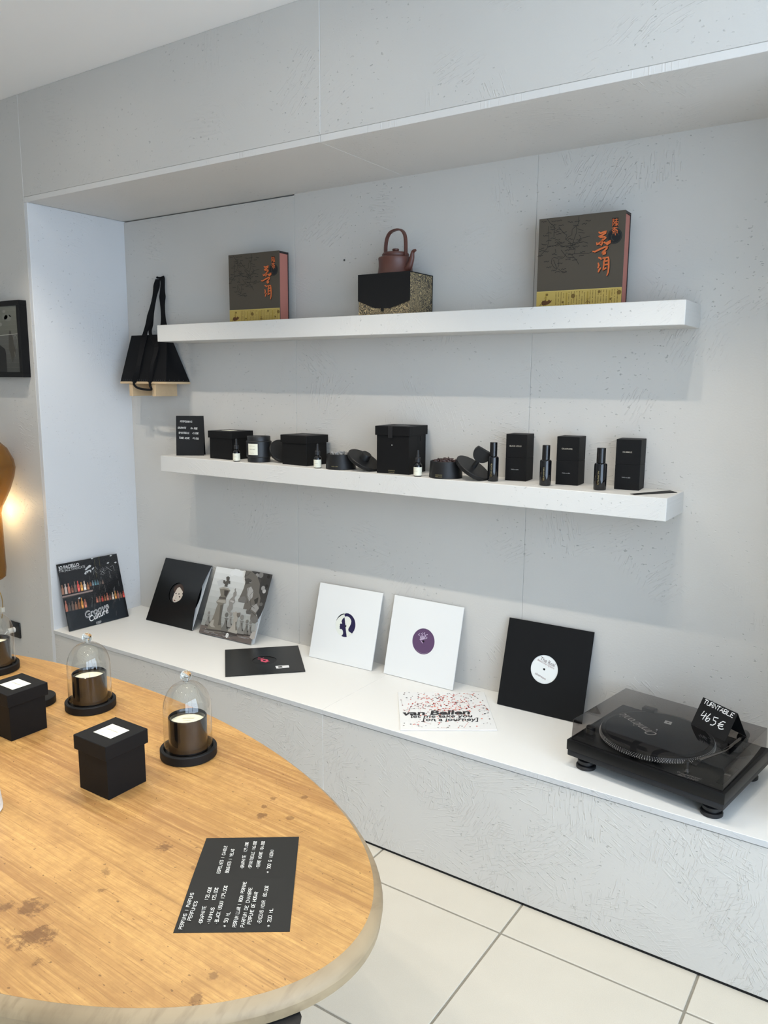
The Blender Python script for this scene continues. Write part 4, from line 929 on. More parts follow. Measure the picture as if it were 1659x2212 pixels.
bottles((770, 800), (1060, 745), 6, 100, [BOT[8], S(120,140,150), S(96,140,150), S(90,120,130), BOT[9], BOT[2]], dim=0.7)
bottles((290, 1310), (730, 1215), 7, 190, [BOT[1], BOT[9], BOT[2], BOT[0], BOT[8], BOT[6], BOT[1]], dim=0.8)
bottles((900, 1125), (1480, 1010), 11, 140, [BOT[1], BOT[0], BOT[5], BOT[8], BOT[1], BOT[4], BOT[7], BOT[6]], dim=0.75)
for k in range(26):
    x = rn.uniform(760, 1390); y = rn.uniform(560, 1300); cv.stroke([J(x, y), J(x+rn.uniform(-12, 16), y+rn.uniform(40, 170))], 0.0009, S(*[rn.randint(70, 150)]*3), 6)
for k in range(14):
    x = rn.uniform(880, 1180); y = rn.uniform(370, 620); cv.stroke([J(x, y), J(x+rn.uniform(-60, 70), y+rn.uniform(-40, 60)), J(x+rn.uniform(-50, 90), y+rn.uniform(30, 110))], 0.0013, S(*[rn.randint(90, 170)]*3), 6)
cv.stroke([J(860,260), J(905,610)], 0.0012, S(104, 96, 60), 6); cv.stroke([J(945,205), J(975,400)], 0.0012, S(120, 112, 70), 6)
for q in ((815, 240), (1185, 185), (1280, 320), (1130, 330), (560, 1030)): cv.poly([J(q[0]-26, q[1]+8), J(q[0]+4, q[1]-14), J(q[0]+28, q[1]-4), J(q[0]+2, q[1]+20)], S(206, 208, 206), 6)
cv.text('Groove', J(690, 1440), J(1165, 1228), 0.030, S(236, 236, 236), 7, 0.022, 0.25); cv.text('Groove', J(690, 1440), J(1165, 1228), 0.030, S(30, 34, 44), 8, -0.014, 0.25)
cv.text('Culture', J(780, 1505), J(1150, 1318), 0.026, S(240, 240, 240), 9, 0.012, 0.25); cv.text('DEEP', J(905, 1548), J(1005, 1522), 0.0105, S(220, 220, 218), 7, 0.0)
cv.build('cover_print', print_mat('gloss_ink', 0.22))
# clear shrink wrap, a little slack
bm = bmesh.new(); G = [[bm.verts.new((-SL/2-0.0004+(SL+0.0008)*i/24, (SL)*j/24+0.0002, 0.0033+0.0009*rn.random()*(1 if 0 < i < 24 and 0 < j < 24 else -1))) for i in range(25)] for j in range(25)]
for j in range(24):
    for i in range(24): bm.faces.new((G[j][i], G[j][i+1], G[j+1][i+1], G[j+1][i]))
mesh_obj('shrink_wrap', bm, thin_glass('plastic_film', (0.97, 0.97, 0.97, 1), 0.9, 1.4, 0.08), t, True)

# 2 black sleeve with a face on the label, opening at its side
M = lean_frame(0.3802, 0.3505, 0.0179, 0.46); cvt = Canvas(t, M); hc = cvt.px((382.5, 1281.5))
t = hole_sleeve(M, SL, hc, 0.0505, mat('black_gloss_sleeve', S(14, 14, 13), 0.28), LBL_BLACK, 'black record sleeve gaping at the side with a pale face on its label', bow=0.026, inner=WHITE_CARD)
cv = Canvas(t, M @ Matrix.Translation((0, 0, -0.0014))); s0 = 180/1659
F_ = lambda x, y: cv.px((300+x*s0, 1190+y*s0))
SKIN = S(206, 194, 180)
cv.poly([F_(*q) for q in ((735,780),(775,735),(815,720),(850,760),(885,830),(895,870),(860,945),(800,990),(740,1022),(700,1025),(675,1000),(672,950),(690,900),(705,850))], SKIN, 1)
cv.poly([F_(*q) for q in ((705,810),(690,760),(720,710),(770,675),(830,660),(880,680),(910,740),(905,830),(880,880),(860,860),(880,820),(850,770),(815,720),(775,735),(740,790),(715,840))], S(70, 54, 46), 2)
for pg in ([(725,840),(745,832),(758,850),(740,862)], [(795,905),(815,898),(826,922),(806,932)]): cv.poly([F_(*q) for q in pg], S(60, 52, 48), 2)
cv.stroke([F_(760,880), F_(725,945), F_(742,955)], 0.0016, S(150, 136, 124), 2); cv.poly([F_(*q) for q in ((690,970),(712,975),(735,995),(712,1000),(695,988))], S(120, 78, 70), 2)
cv.disc(F_(800, 858), 0.0036, S(8, 8, 8), 3, 20); cv.build('label_print')

# 3 chess cover, photographic print
M = lean_frame(0.7456, 0.3590, 0.035, 0.42); t = thing('record_sleeve', 'record sleeve printed with grey chess pieces and a cracked stone face', 'record', M, 'records set out on the bench')
holed_panel('front_panel', SL, (0, SL/2), 0.002, -0.0009, 0.0, mat('grey_print_card', S(200, 200, 196), 0.35), t, 48, bow=0.006)
box('back_panel', (-SL/2, 0.0062, -0.016), (SL/2, SL, -0.0152), WHITE_CARD, t, 0, frame((0, 0, 0), (1, 0, 0), (0, 1, 0)))
box('inner_sleeve', (-SL/2+0.002, 0.003, -0.0085), (SL/2-0.0005, SL-0.004, -0.0079), WHITE_CARD, t); box('spine', (-SL/2, 0.006, -0.0152), (-SL/2+0.001, SL, -0.0009), WHITE_CARD, t)
cv = Canvas(t, M @ Matrix.Translation((0, 0, 0.0062))); H = lambda x, y: cv.px((420+x*s0, 1210+y*s0))
hs = SL/2-0.0005
for k in range(10): cv.rect(-hs, SL*(0.12+0.088*k), hs, SL*(0.12+0.088*(k+1))-0.0003, S(*[int(146+8.2*k)]*2, int(140+8.4*k)), 1)
cv.rect(-hs, 0.0005, hs, SL*0.12, S(104, 94, 88), 1)
for k in range(30):
    y = rn.uniform(0.001, 0.033); x = rn.uniform(-hs, hs-0.05); cv.stroke([(x, y), (x+rn.uniform(0.02, 0.05), y+rn.uniform(-0.001, 0.001))], 0.0015, S(*[rn.choice((58, 74, 150, 170))]*3), 2)
for pg, c in (([(820,170),(900,190),(960,260),(900,330),(800,300),(740,320),(700,260),(760,200)], 222), ([(450,420),(560,380),(620,470),(480,520)], 190)): cv.poly([H(*q) for q in pg], S(c, c, c-3), 2)
ST, SD, SL_ = S(120, 114, 103), S(66, 61, 56), S(160, 154, 143)
def piece(pts, col, lay): cv.poly([H(*q) for q in pts], col, lay)
# stone face on the right, dark foliage behind it
piece([(1150,215),(1560,290),(1500,520),(1440,760),(1380,960),(1320,1100),(1270,1180),(1180,900)], S(60, 58, 56), 3)
for (x, y, r_, c) in ((1330,300,60,120), (1400,420,55,60), (1480,330,40,40), (1370,560,50,150), (1390,620,46,176), (1300,420,45,70), (1440,520,38,44), (1250,310,50,140), (1350,730,40,60), (1330,880,40,100)): cv.disc(H(x, y), r_*0.000215, S(c, c-2, c-6), 4, 14)
piece([(990,205),(1150,225),(1260,330),(1310,480),(1290,640),(1320,760),(1290,960),(1220,1090),(1270,1150),(1260,1230),(1200,1262),(1130,1245),(1110,1170),(1125,1085),(1035,1065),(1030,1010),(1050,985),(970,970),(985,920),(1005,850),(880,835),(872,790),(905,740),(945,640),(985,560),(1000,450),(975,380)], S(104, 99, 92), 5)
piece([(990,205),(1030,215),(1000,330),(1020,430),(985,560),(905,740),(945,640),(985,560),(1000,450),(975,380)], S(206, 202, 194), 6)
for pg, c in (([(1000,380),(1080,360),(1150,400),(1110,470),(1030,480)], 74), ([(1090,420),(1140,430),(1120,460),(1085,455)], 190), ([(905,740),(1000,720),(1040,770),(1010,850),(880,835)], 112), ([(1060,560),(1130,520),(1180,620),(1160,740),(1090,820),(1050,700)], 164), ([(1190,790),(1280,740),(1260,850),(1210,870)], 60), ([(1030,1010),(1110,990),(1150,1040),(1100,1080),(1035,1065)], 92), ([(1110,1170),(1200,1110),(1260,1150),(1250,1230),(1190,1255),(1130,1245)], 108), ([(1150,900),(1240,870),(1290,960),(1220,1050),(1130,980)], 150)): piece(pg, S(c, c-3, c-8), 6)
for st in ([(1040,210),(1010,330),(1060,300),(1120,240)], [(1130,520),(1080,560),(1060,700),(1090,780),(1050,850)], [(1180,620),(1110,700),(1120,900),(1200,960)], [(1240,860),(1140,930),(1100,1000)], [(1150,1040),(1220,1100),(1260,1060)]): cv.stroke([H(*q) for q in st], 0.0016, S(52, 48, 44), 7)
# chess men: king, queen behind, bishop, pawns, rook
piece([(640,380),(640,340),(680,320),(712,345),(705,390),(690,410),(720,420),(715,480),(690,460),(665,500),(665,535),(600,525),(615,480),(580,460),(580,400),(615,400),(625,430),(650,410)], S(86, 82, 76), 8)
piece([(500,555),(590,535),(680,560),(718,600),(640,740),(630,780),(635,860),(585,870),(560,960),(530,1190),(535,1290),(545,1350),(530,1420),(560,1460),(240,1400),(240,1360),(275,1330),(270,1290),(350,1190),(400,1080),(440,950),(470,880),(437,830),(490,775),(500,740),(530,700),(515,600)], ST, 8)
piece([(500,555),(590,535),(680,560),(718,600),(690,600),(600,570),(510,580)], SL_, 9); piece([(437,830),(490,790),(630,800),(635,860),(560,850)], SL_, 9); piece([(600,600),(690,610),(640,740),(600,700)], SD, 9); piece([(520,900),(580,880),(530,1190),(530,1290),(470,1300),(500,1150)], S(92, 87, 79), 9); piece([(240,1360),(540,1400),(530,1430),(245,1395)], S(76, 70, 66), 9)
piece([(300,1290),(350,1200),(400,1180),(380,1290),(420,1340),(340,1330)], SL_, 9); piece([(500,735),(630,745),(625,775),(495,765)], S(80, 74, 68), 9)
piece([(775,720),(780,650),(815,620),(800,590),(830,555),(825,605),(845,640),(840,700),(800,750),(815,830),(770,880),(765,980),(740,990),(700,1060),(655,1010),(655,960),(690,900),(690,810),(730,760)], S(136, 132, 126), 6); piece([(690,810),(750,800),(815,830),(770,850)], S(176, 170, 164), 7)
def pawn(x, y, k, c, lay=8):
    cv.disc(H(x+62*k, y-330*k), 48*k*0.000215, S(c, c-3, c-9), lay, 20, 1.05)
    piece([(x+10*k, y-270*k), (x+105*k, y-255*k), (x+75*k, y-235*k), (x+65*k, y-120*k), (x+90*k, y-60*k), (x+95*k, y+10*k), (x-50*k, y-15*k), (x-45*k, y-65*k), (x+5*k, y-130*k), (x+35*k, y-240*k)], S(c, c-3, c-9), lay)
    piece([(x-50*k, y-15*k), (x+95*k, y+10*k), (x+90*k, y+40*k), (x-55*k, y+10*k)], S(64, 58, 54), lay); piece([(x+50*k, y-220*k), (x+68*k, y-210*k), (x+65*k, y-120*k), (x+90*k, y-60*k), (x+60*k, y-50*k)], S(max(c-60, 30), max(c-62, 30), max(c-66, 30)), lay+1)
pawn(585, 1420, 1.0, 104); pawn(890, 1470, 1.0, 126); pawn(1005, 1480, 0.78, 112, 7); pawn(1080, 1490, 0.74, 120, 7); pawn(680, 1340, 0.8, 140, 7); pawn(250, 1290, 0.72, 128, 7)
piece([(775,1030),(805,1045),(830,1020),(870,1050),(925,1045),(910,1120),(870,1145),(865,1190),(850,1225),(835,1300),(860,1400),(850,1470),(665,1420),(680,1390),(740,1330),(790,1230),(765,1200),(800,1150),(780,1100)], SL_, 9); piece([(850,1060),(925,1045),(910,1120),(870,1145),(850,1110)], S(106, 100, 92), 10); piece([(820,1230),(850,1225),(835,1300),(860,1400),(820,1400)], S(116, 110, 100), 10); piece([(660,1430),(850,1480),(850,1520),(655,1470)], S(70, 64, 60), 9)
cv.disc(H(658, 1500), 0.0085, S(228, 226, 220), 11, 20, 1.3); cv.ring(H(658, 1500), 0.005, 0.001, S(120, 116, 110), 12, 16)
piece([(1100,1540),(1150,1440),(1210,1420),(1240,1330),(1260,1260),(1275,1260),(1200,1560),(1160,1590)], S(170, 164, 156), 8)
cv.build('cover_print', print_mat('satin_ink', 0.35))

# 4 glossy black sleeve lying flat
M = rz((1.0812, 0.2469, ZB+0.0005), 0.7895) @ Matrix.Translation((0, -SL/2, 0.0044))
cvt = Canvas(t, M); hc = cvt.px((571, 1426.5))
t = hole_sleeve(M, SL, hc, 0.0505, mat('black_gloss_sleeve', S(14, 14, 13), 0.28), LBL_BLACK, 'glossy black record sleeve lying flat with pink logo and barcode sticker')
cv = Canvas(t, M @ Matrix.Translation((0, 0, -0.0012))); s1_ = 210/1659; Q = lambda x, y: cv.px((470+x*s1_, 1380+y*s1_)); PK = S(222, 92, 116)
cv.poly([Q(*q) for q in ((735,355),(790,345),(850,352),(870,370),(850,395),(790,398),(740,385))], PK, 1); cv.poly([Q(*q) for q in ((770,362),(820,360),(822,375),(780,378))], S(20, 18, 18), 2)
for st in ([(695,320),(760,340)], [(690,345),(740,350),(790,325)], [(840,390),(880,385)], [(800,398),(830,402)]): cv.stroke([Q(*q) for q in st], 0.004, PK, 2)
cv.disc(hc, 0.0036, S(6, 6, 6), 3, 20); cv.build('label_print')
cv = Canvas(t, M); cv.poly([Q(*q) for q in ((985,465),(1215,450),(1225,490),(1005,508))], S(236, 236, 236), 1)
for k in range(14): cv.stroke([Q(1030+k*5, 470-k*0.3), Q(1042+k*5, 496-k*0.3)], 0.0009, S(40, 40, 42), 2)
cv.build('barcode_sticker')

# 5, 6 white sleeves leaning on the back wall
M = lean_frame(1.3592, 0.4005, 0.032, 0.275); cvt = Canvas(t, M); hc = cvt.px((746, 1350))
t = hole_sleeve(M, SL, hc, 0.0495, SLEEVE_WH, LBL_CREAM, 'white record sleeve with navy head silhouette on its round label')
cv = Canvas(t, M @ Matrix.Translation((0, 0, -0.0014))); s2_ = 60/1659; Q = lambda x, y: cv.px((715+x*s2_, 1315+y*s2_)); NV = S(36, 30, 66)
cv.poly([Q(*q) for q in ((800,320),(900,270),(1050,280),(1200,360),(1330,500),(1420,680),(1470,900),(1450,1100),(1380,1300),(1260,1480),(1060,1350),(1030,1250),(1060,1150),(1130,1040),(1200,880),(1215,740),(1180,630),(1100,520),(1000,460),(920,450),(835,475))], NV, 1)
cv.poly([Q(*q) for q in ((815,510),(720,580),(660,670),(630,760),(665,850),(665,900),(570,880),(525,950),(540,1000),(515,1050),(530,1110),(515,1190),(560,1210),(640,1215),(700,1300),(725,1400),(715,1500),(660,1590),(600,1630),(750,1690),(940,1690),(880,1200),(850,900))], NV, 1)
cv.poly([Q(*q) for q in ((240,950),(300,750),(420,560),(600,410),(800,320),(800,280),(600,340),(400,500),(270,700),(215,950))], S(20, 18, 30), 1)
cv.disc(Q(880, 1035), 0.0036, S(6, 6, 6), 2, 20); cv.build('label_print')
M = lean_frame(1.7277, 0.4130, -0.0045, 0.25); cvt = Canvas(t, M); hc = cvt.px((914.5, 1385.5))
t = hole_sleeve(M, SL, hc, 0.0500, SLEEVE_WH, LBL_PURPLE, 'white record sleeve with purple round label')
cv = Canvas(t, M @ Matrix.Translation((0, 0, -0.0014))); Q = lambda x, y: cv.px((885+x*s2_, 1350+y*s2_)); LV = S(206, 190, 212)
for st in ([(505,605),(600,515)], [(675,530),(785,465)], [(830,495),(915,455)], [(585,600),(650,700),(640,770)], [(740,560),(720,680)], [(740,560),(790,620)], [(870,510),(960,650),(950,700)], [(620,770),(760,690),(930,650)], [(600,860),(720,770),(940,715),(1040,740),(1040,780),(930,830),(740,870),(620,880)], [(680,850),(760,800),(900,760)], [(740,850),(900,800)], [(670,890),(700,990),(790,1090)], [(985,590),(1075,565)]): cv.stroke([Q(*q) for q in st], 0.0019, LV, 1)
cv.ring(hc, 0.0465, 0.0012, S(150, 136, 150), 1, 24, -2.2, -0.9); cv.disc(hc, 0.0040, S(14, 4, 18), 2, 20); cv.build('label_print')

# 7 black sleeve with white label beside the turntable
M = lean_frame(2.2364, 0.3982, 0.025, 0.2888); cvt = Canvas(t, M); hc = cvt.px((1175.5, 1446))
t = hole_sleeve(M, SL, hc, 0.0500, mat('matte_black_sleeve', S(10, 11, 13), 0.65, spec=0.25), LBL_WHITE, 'matte black record sleeve with white round label beside the turntable')
cv = Canvas(t, M @ Matrix.Translation((0, 0, -0.0014))); s3_ = 80/1659; Q = lambda x, y: cv.px((1135+x*s3_, 1405+y*s3_)); TX = S(110, 92, 92)
cv.text('The Real', Q(655, 415), Q(1290, 745), 0.0125, TX, 1); cv.text('Behind Deep Signature', Q(540, 440), Q(1275, 850), 0.0062, S(170, 140, 138), 1); cv.text('silverwave', Q(420, 1055), Q(890, 1335), 0.0085, S(140, 112, 110), 1)
cv.disc(Q(835, 842), 0.0036, S(6, 6, 6), 2, 20); cv.build('label_print')

# 8 white record with red dots, lying flat
S8 = 0.324
M = rz((1.953, 0.2335, ZB+0.0005), 0.5993) @ Matrix.Translation((0, -S8/2, 0.0045))
t = jacket(M, S8, SLEEVE_WH, 'white record sleeve with red network dots and black title lying flat', 0.0042)
cv = Canvas(t, M); s4_ = 250/1659; Q = lambda x, y: cv.px((840+x*s4_, 1480+y*s4_)); hv = S8/2
RD = [S(*c) for c in ((206,48,30), (214,84,56), (190,36,26), (222,110,80), (66,58,58), (120,100,98))]
nodes = []
for k in range(430):
    if rn.random() < 0.6: x, y = rn.gauss(0.01, 0.075), rn.gauss(0.20, 0.06)
    else: x, y = rn.uniform(-hv+0.006, hv-0.006), rn.uniform(0.006, S8-0.006)
    if abs(x) > hv-0.006 or not 0.006 < y < S8-0.006: continue
    core = math.exp(-((x-0.01)**2+(y-0.2)**2)/0.012); nodes.append((x, y)); cv.disc((x, y), rn.uniform(0.0016, 0.0034), rn.choice(RD[:4]) if rn.random() < 0.35+0.5*core else rn.choice(RD[4:]), 2, 8)
for k in range(150):
    a = rn.choice(nodes); b = min((n for n in rn.sample(nodes, 40) if n != a), key=lambda n: (n[0]-a[0])**2+(n[1]-a[1])**2)
    if math.hypot(a[0]-b[0], a[1]-b[1]) < 0.05: cv.stroke([a, b], 0.0010, rn.choice((S(216,120,100), S(224,150,136), S(160,150,150))), 1)
BKT = S(28, 24, 26)
cv.text('van Bellen', Q(205, 436), Q(1172, 418), 0.0345, BKT, 4, 0.03, 0.18); cv.text('let me take you', Q(315, 470), Q(1205, 462), 0.024, BKT, 4, 0.012, 0.18); cv.text('[on a journey]', Q(480, 516), Q(1295, 512), 0.024, BKT, 4, 0.012, 0.18); cv.text('original mix and remixes', Q(1180, 103), Q(1315, 100), 0.006, S(120, 116, 116), 4)
cv.build('cover_print')

# ================================================================== turntable
TTX, TTY, TTA, TW, TD = 2.460, 0.0812, -0.1617, 0.4683, 0.3629
M = rz((TTX, TTY, ZB), TTA); tt = thing('turntable', 'black turntable with smoked dust cover at the end of the bench', 'turntable', M)
PL_BLACK = mat('plinth_black', S(11, 11, 12), 0.4, spec=0.3); PL_GREY = mat('plinth_rubber_grey', S(36, 36, 38), 0.5, spec=0.3)
box('lower_plinth', (0.002, 0.002, 0.040), (TW-0.002, TD-0.002, 0.0585), PL_GREY, tt, 0.003)
box('upper_plinth', (0, 0, 0.0585), (TW, TD, 0.0903), PL_BLACK, tt, 0.0018)
box('deck_plate', (0.010, 0.010, 0.0903), (TW-0.010, TD-0.010, 0.0915), mat('deck_plate_black', S(18, 18, 19), 0.3), tt)
for x, y in ((0.045, 0.043), (TW-0.045, 0.043), (0.045, TD-0.043), (TW-0.045, TD-0.043)):
    ft = lathe('foot', [(0, 0), (0.0275, 0), (0.0295, 0.002), (0.0295, 0.009), (0.027, 0.0115), (0.020, 0.012), (0.020, 0.0165), (0.0255, 0.0175), (0.0255, 0.026), (0.022, 0.028), (0.016, 0.029), (0.016, 0.040), (0, 0.040)], BLACK_SATIN, tt, 40, Matrix.Translation((x, y, 0)))
PCX, PCY, PR = 0.196, 0.187, 0.166
pt = lathe('platter', [(0, 0.0955), (PR-0.012, 0.0955), (PR, 0.0962), (PR, 0.0995), (PR-0.004, 0.110), (PR-0.007, 0.1115), (0, 0.1115)], mat('platter_dark', S(16, 16, 17), 0.35), tt, 96, Matrix.Translation((PCX, PCY, 0)))
bm = bmesh.new()
for k, (rr_, z, sz, cnt) in enumerate(((PR+0.0004, 0.0972, 0.0011, 150), (PR-0.0005, 0.1003, 0.0017, 138), (PR-0.0018, 0.1040, 0.0012, 150), (PR-0.0030, 0.1075, 0.0010, 162))):
    for i in range(cnt):
        a = 2*PI*(i+0.5*(k % 2))/cnt; tb_ = bmesh.new(); bmesh.ops.create_icosphere(tb_, subdivisions=1, radius=sz); merge(bm, tb_, 0, Matrix.Translation((PCX+rr_*math.cos(a), PCY+rr_*math.sin(a), z)))
sd = mesh_obj('strobe_dots', bm, mat('strobe_silver', S(244, 242, 236), 0.4), tt); sd['kind'] = 'stuff'
lathe('slipmat', [(0, 0.1115), (0.150, 0.1115), (0.151, 0.112), (0.150, 0.1132), (0.0035, 0.1132)], mat('felt_slipmat', S(40, 40, 42), 0.95, spec=0.2), tt, 72, Matrix.Translation((PCX, PCY, 0)))
lathe('spindle', [(0.0035, 0.1115), (0.0035, 0.121), (0.002, 0.123), (0, 0.123)], CHROME, tt, 16, Matrix.Translation((PCX, PCY, 0)))
K2 = 459/1659
QT = lambda c, x, y: c.px((1200+x*K2, 1460+y*K2))
cv = Canvas(tt, M @ Matrix.Translation((0, 0, 0.1134)))
a, b = Vector(QT(cv, 800, 455)), Vector(QT(cv, 540, 290))
cv.text('Omnitronic', a, b, 0.034, S(190, 184, 176), 1, -0.004, 0.3)
cv.poly([QT(cv, *q) for q in ((858,348),(912,362),(900,384),(845,368))], S(206, 206, 200), 2); cv.disc(QT(cv, 879, 366), 0.004, S(60, 60, 60), 3, 14)
cv.build('slipmat_print')
cv = Canvas(tt, M @ Matrix.Translation((0, 0, 0.0917))); K3 = 140/1659; QB = lambda x, y: cv.px((1440+x*K3, 1640+y*K3))
cv.text('OMNITRONIC', QB(355, 372), QB(895, 532), 0.0062, S(176, 172, 166), 1, 0.01, 0.3); cv.ring(QB(310, 335), 0.0035, 0.0014, S(176, 172, 166), 1, 16); cv.text('BD-1520', QB(262, 402), QB(800, 566), 0.0095, S(160, 156, 150), 1, 0.012, 0.35)
cv.text('DIRECT DRIVE', QB(1095, 650), QB(1225, 690), 0.0028, S(120, 118, 114), 1); cv.build('deck_lettering')
cv = Canvas(tt, M @ Matrix.Translation((0, 0, 0.0917))); cv.text('start  stop', QT(cv, 165, 475), QT(cv, 228, 497), 0.004, S(110, 110, 110), 1); cv.text('33 45', QT(cv, 240, 472), QT(cv, 285, 492), 0.005, S(110, 110, 110), 1); cv.build('deck_lettering')
def dk(x, y, z=0.0915):
    c_ = Canvas(tt, M @ Matrix.Translation((0, 0, z))); return QT(c_, x, y)
p_ = dk(232, 432); lathe('power_knob', [(0.014, 0.0915), (0.014, 0.112), (0.012, 0.114), (0, 0.114)], BLACK_SATIN, tt, 28, Matrix.Translation((max(p_[0], 0.032), p_[1], 0)))
p_ = dk(1022, 760); lm = lathe('target_lamp', [(0.0075, 0.0915), (0.0075, 0.106), (0.0065, 0.106), (0.0065, 0.126), (0.0055, 0.1275), (0, 0.1275)], BLACK_SATIN, tt, 24, Matrix.Translation((p_[0], p_[1], 0)))
lathe('lamp_band', [(0.0078, 0.098), (0.0078, 0.107)], CHROME, lm, 24)
TX_ = TW-0.068
lathe('tonearm_base', [(0.043, 0.0915), (0.043, 0.098), (0.040, 0.100), (0.022, 0.1005), (0.022, 0.118), (0, 0.118)], BLACK_SATIN, tt, 40, Matrix.Translation((TX_, 0.265, 0)))
ta_ = tube('tonearm', smooth_path([(TX_, 0.335, 0.121), (TX_, 0.265, 0.122), (TX_-0.004, 0.19, 0.122), (TX_-0.022, 0.13, 0.121), (TX_-0.036, 0.085, 0.119)], 6), 0.0045, CHROME, tt, 12)
box('headshell', (TX_-0.046, 0.052, 0.112), (TX_-0.030, 0.088, 0.118), BLACK_SATIN, ta_, 0.001)
tube('counterweight', [(TX_, 0.315, 0.121), (TX_, 0.340, 0.121)], 0.014, BLACK_SATIN, ta_, 24)
box('pitch_slider', (TW-0.040, 0.045, 0.0915), (TW-0.022, 0.165, 0.0925), BLACK_GLOSS, tt); box('slider_cap', (TW-0.039, 0.098, 0.0925), (TW-0.023, 0.108, 0.097), CHROME, tt, 0.001)
p_ = dk(712, 268, 0.12); box('headshell_holder', (p_[0]-0.020, TD-0.050, 0.0915), (p_[0]+0.022, TD-0.024, 0.122), BLACK_SATIN, tt, 0.002)
# smoked cover: five thin plates
SMOKE = thin_glass('smoked_acrylic', (0.60, 0.58, 0.575, 1), 1.0, 1.49)
i0, zc0, zc1, th = 0.0093, 0.0908, 0.1546, 0.003
cv_x0, cv_x1, cv_y0, cv_y1 = i0, TW-i0, i0, TD-i0
bm = bmesh.new(); ins = 0.002
lo = [bm.verts.new(v) for v in ((cv_x0, cv_y0, zc0), (cv_x1, cv_y0, zc0), (cv_x1, cv_y1, zc0), (cv_x0, cv_y1, zc0))]
hi = [bm.verts.new(v) for v in ((cv_x0+ins, cv_y0+ins, zc1), (cv_x1-ins, cv_y0+ins, zc1), (cv_x1-ins, cv_y1, zc1), (cv_x0+ins, cv_y1, zc1))]
for i in range(4): bm.faces.new((lo[i], lo[(i+1) % 4], hi[(i+1) % 4], hi[i]))
bm.faces.new(hi); bmesh.ops.recalc_face_normals(bm, faces=bm.faces)
bmesh.ops.bevel(bm, geom=[e for e in bm.edges if len(e.link_faces) == 2], offset=0.0022, segments=3, profile=0.5, affect='EDGES')
dc = mesh_obj('dust_cover', bm, SMOKE, tt, True)
for x in (0.075, TW-0.095): box('hinge', (x, TD-0.012, 0.085), (x+0.03, TD+0.004, 0.105), BLACK_SATIN, tt, 0.0015)
# price tent on the cover
e = Vector((math.cos(-0.5587), math.sin(-0.5587), 0)); P0 = Vector((2.7746, 0.2562, ZB+zc1+0.0004)); P1 = P0+e*0.1279
t, MC = tent('price_sign', 'black folded price sign reading TURNTABLE 465 euro on the dust cover', P0, P1, 0.0769, 0.0825, BLACK_MATTE)
cv = Canvas(t, MC); K5 = 239/1659; Q = lambda x, y: cv.px((1420+x*K5, 1480+y*K5)); WHT = S(244, 244, 242)
cv.hand('TURNTABLE', Q(690, 268), Q(1125, 488), 0.0125, 0.0022, WHT, 2, 0.15)
for st in ([(705,392),(655,452),(735,462)], [(738,425),(680,512)], [(800,430),(745,480),(718,525),(735,545),(772,535),(790,505),(770,492),(735,512)], [(915,498),(850,478),(838,525),(880,545),(870,580),(830,602),(795,592)], [(1020,560),(985,545),(945,565),(915,610),(925,650),(960,662),(990,658)], [(915,580),(990,595)], [(905,605),(980,622)]): cv.stroke([Q(*q) for q in st], 0.0027, WHT, 2)
cv.build('handwriting')

# ================================================================== left edge: picture, lamp, socket
FRB = mat('frame_black_wood', S(7, 7, 8), 0.5, spec=0.25)
xr = at_y((62, 735), 0.0).x; z_t = at_y((57, 649), 0.0).z; z_b = at_y((67, 815), 0.0).z; FWD = 0.038; xl = xr-0.46
M = Matrix.Translation((xl, 0, z_b)); pf = thing('picture_frame', 'black framed dark photograph on the wall cut off by the picture edge', 'picture', M)
W_, H_, fw = xr-xl, z_t-z_b, 0.022
for a, b in (((0, -FWD, 0), (W_, 0, fw)), ((0, -FWD, H_-fw), (W_, 0, H_)), ((0, -FWD, fw), (fw, 0, H_-fw)), ((W_-fw, -FWD, fw), (W_, 0, H_-fw))): box('frame_bar', a, b, FRB, pf, 0.0008, seg=1)
cv = Canvas(pf, M @ frame((0, -FWD+0.004, 0), (1, 0, 0), (0, 0, 1))); KF = 80/885; Q = lambda x, y: cv.px((x*KF, 630+y*KF))
for k in range(14): cv.rect(fw, fw+(H_-2*fw)*k/14, W_-fw, fw+(H_-2*fw)*(k+1)/14-0.0001, S(*[int(c) for c in ((62+3.2*k if k < 8 else 92+3*(k-8)),)*2], int(58+3.0*k)), 1)
for k in range(18):
    x, y = rn.uniform(fw+0.04, W_-fw-0.04), rn.uniform(H_*0.62, H_-fw-0.02); c = rn.randint(88, 132); cv.disc((x, y), rn.uniform(0.01, 0.03), S(c, c, c-8), 2, 18, 0.5)
cv.stroke([Q(-300,1060), Q(0,1050), Q(480,1000)], 0.0022, S(176, 174, 164), 4); cv.ring(Q(370,1110), 0.011, 0.0014, S(150, 148, 138), 4, 20, -0.3, 3.4)
cv.poly([Q(*q) for q in ((210,1060),(225,930),(255,930),(270,1010),(310,1090),(330,1250),(380,1400),(370,1480),(320,1650),(300,1700),(260,1500),(215,1380))], S(58, 55, 48), 3); cv.stroke([Q(415,1120), Q(420,1200), Q(395,1350)], 0.0013, S(120, 118, 106), 4); cv.stroke([Q(350,1440), Q(370,1550)], 0.0016, S(140, 136, 124), 4)
xb = Q(175, 1960)[0]; cv.poly([(fw+0.02, fw), (xb, fw), Q(150, 1500), Q(120, 1370), Q(10, 1280), (Q(10, 1280)[0]-0.05, Q(10, 1280)[1]+0.01), (fw+0.06, H_*0.35)], S(6, 6, 6), 4)
cv.build('photograph', print_mat('photo_paper', 0.4))
box('glazing', (fw-0.002, -FWD+0.007, fw-0.002), (W_-fw+0.002, -FWD+0.0085, H_-fw+0.002), thin_glass('picture_glass', (0.95, 0.95, 0.95, 1), 0.8, 1.45), pf)
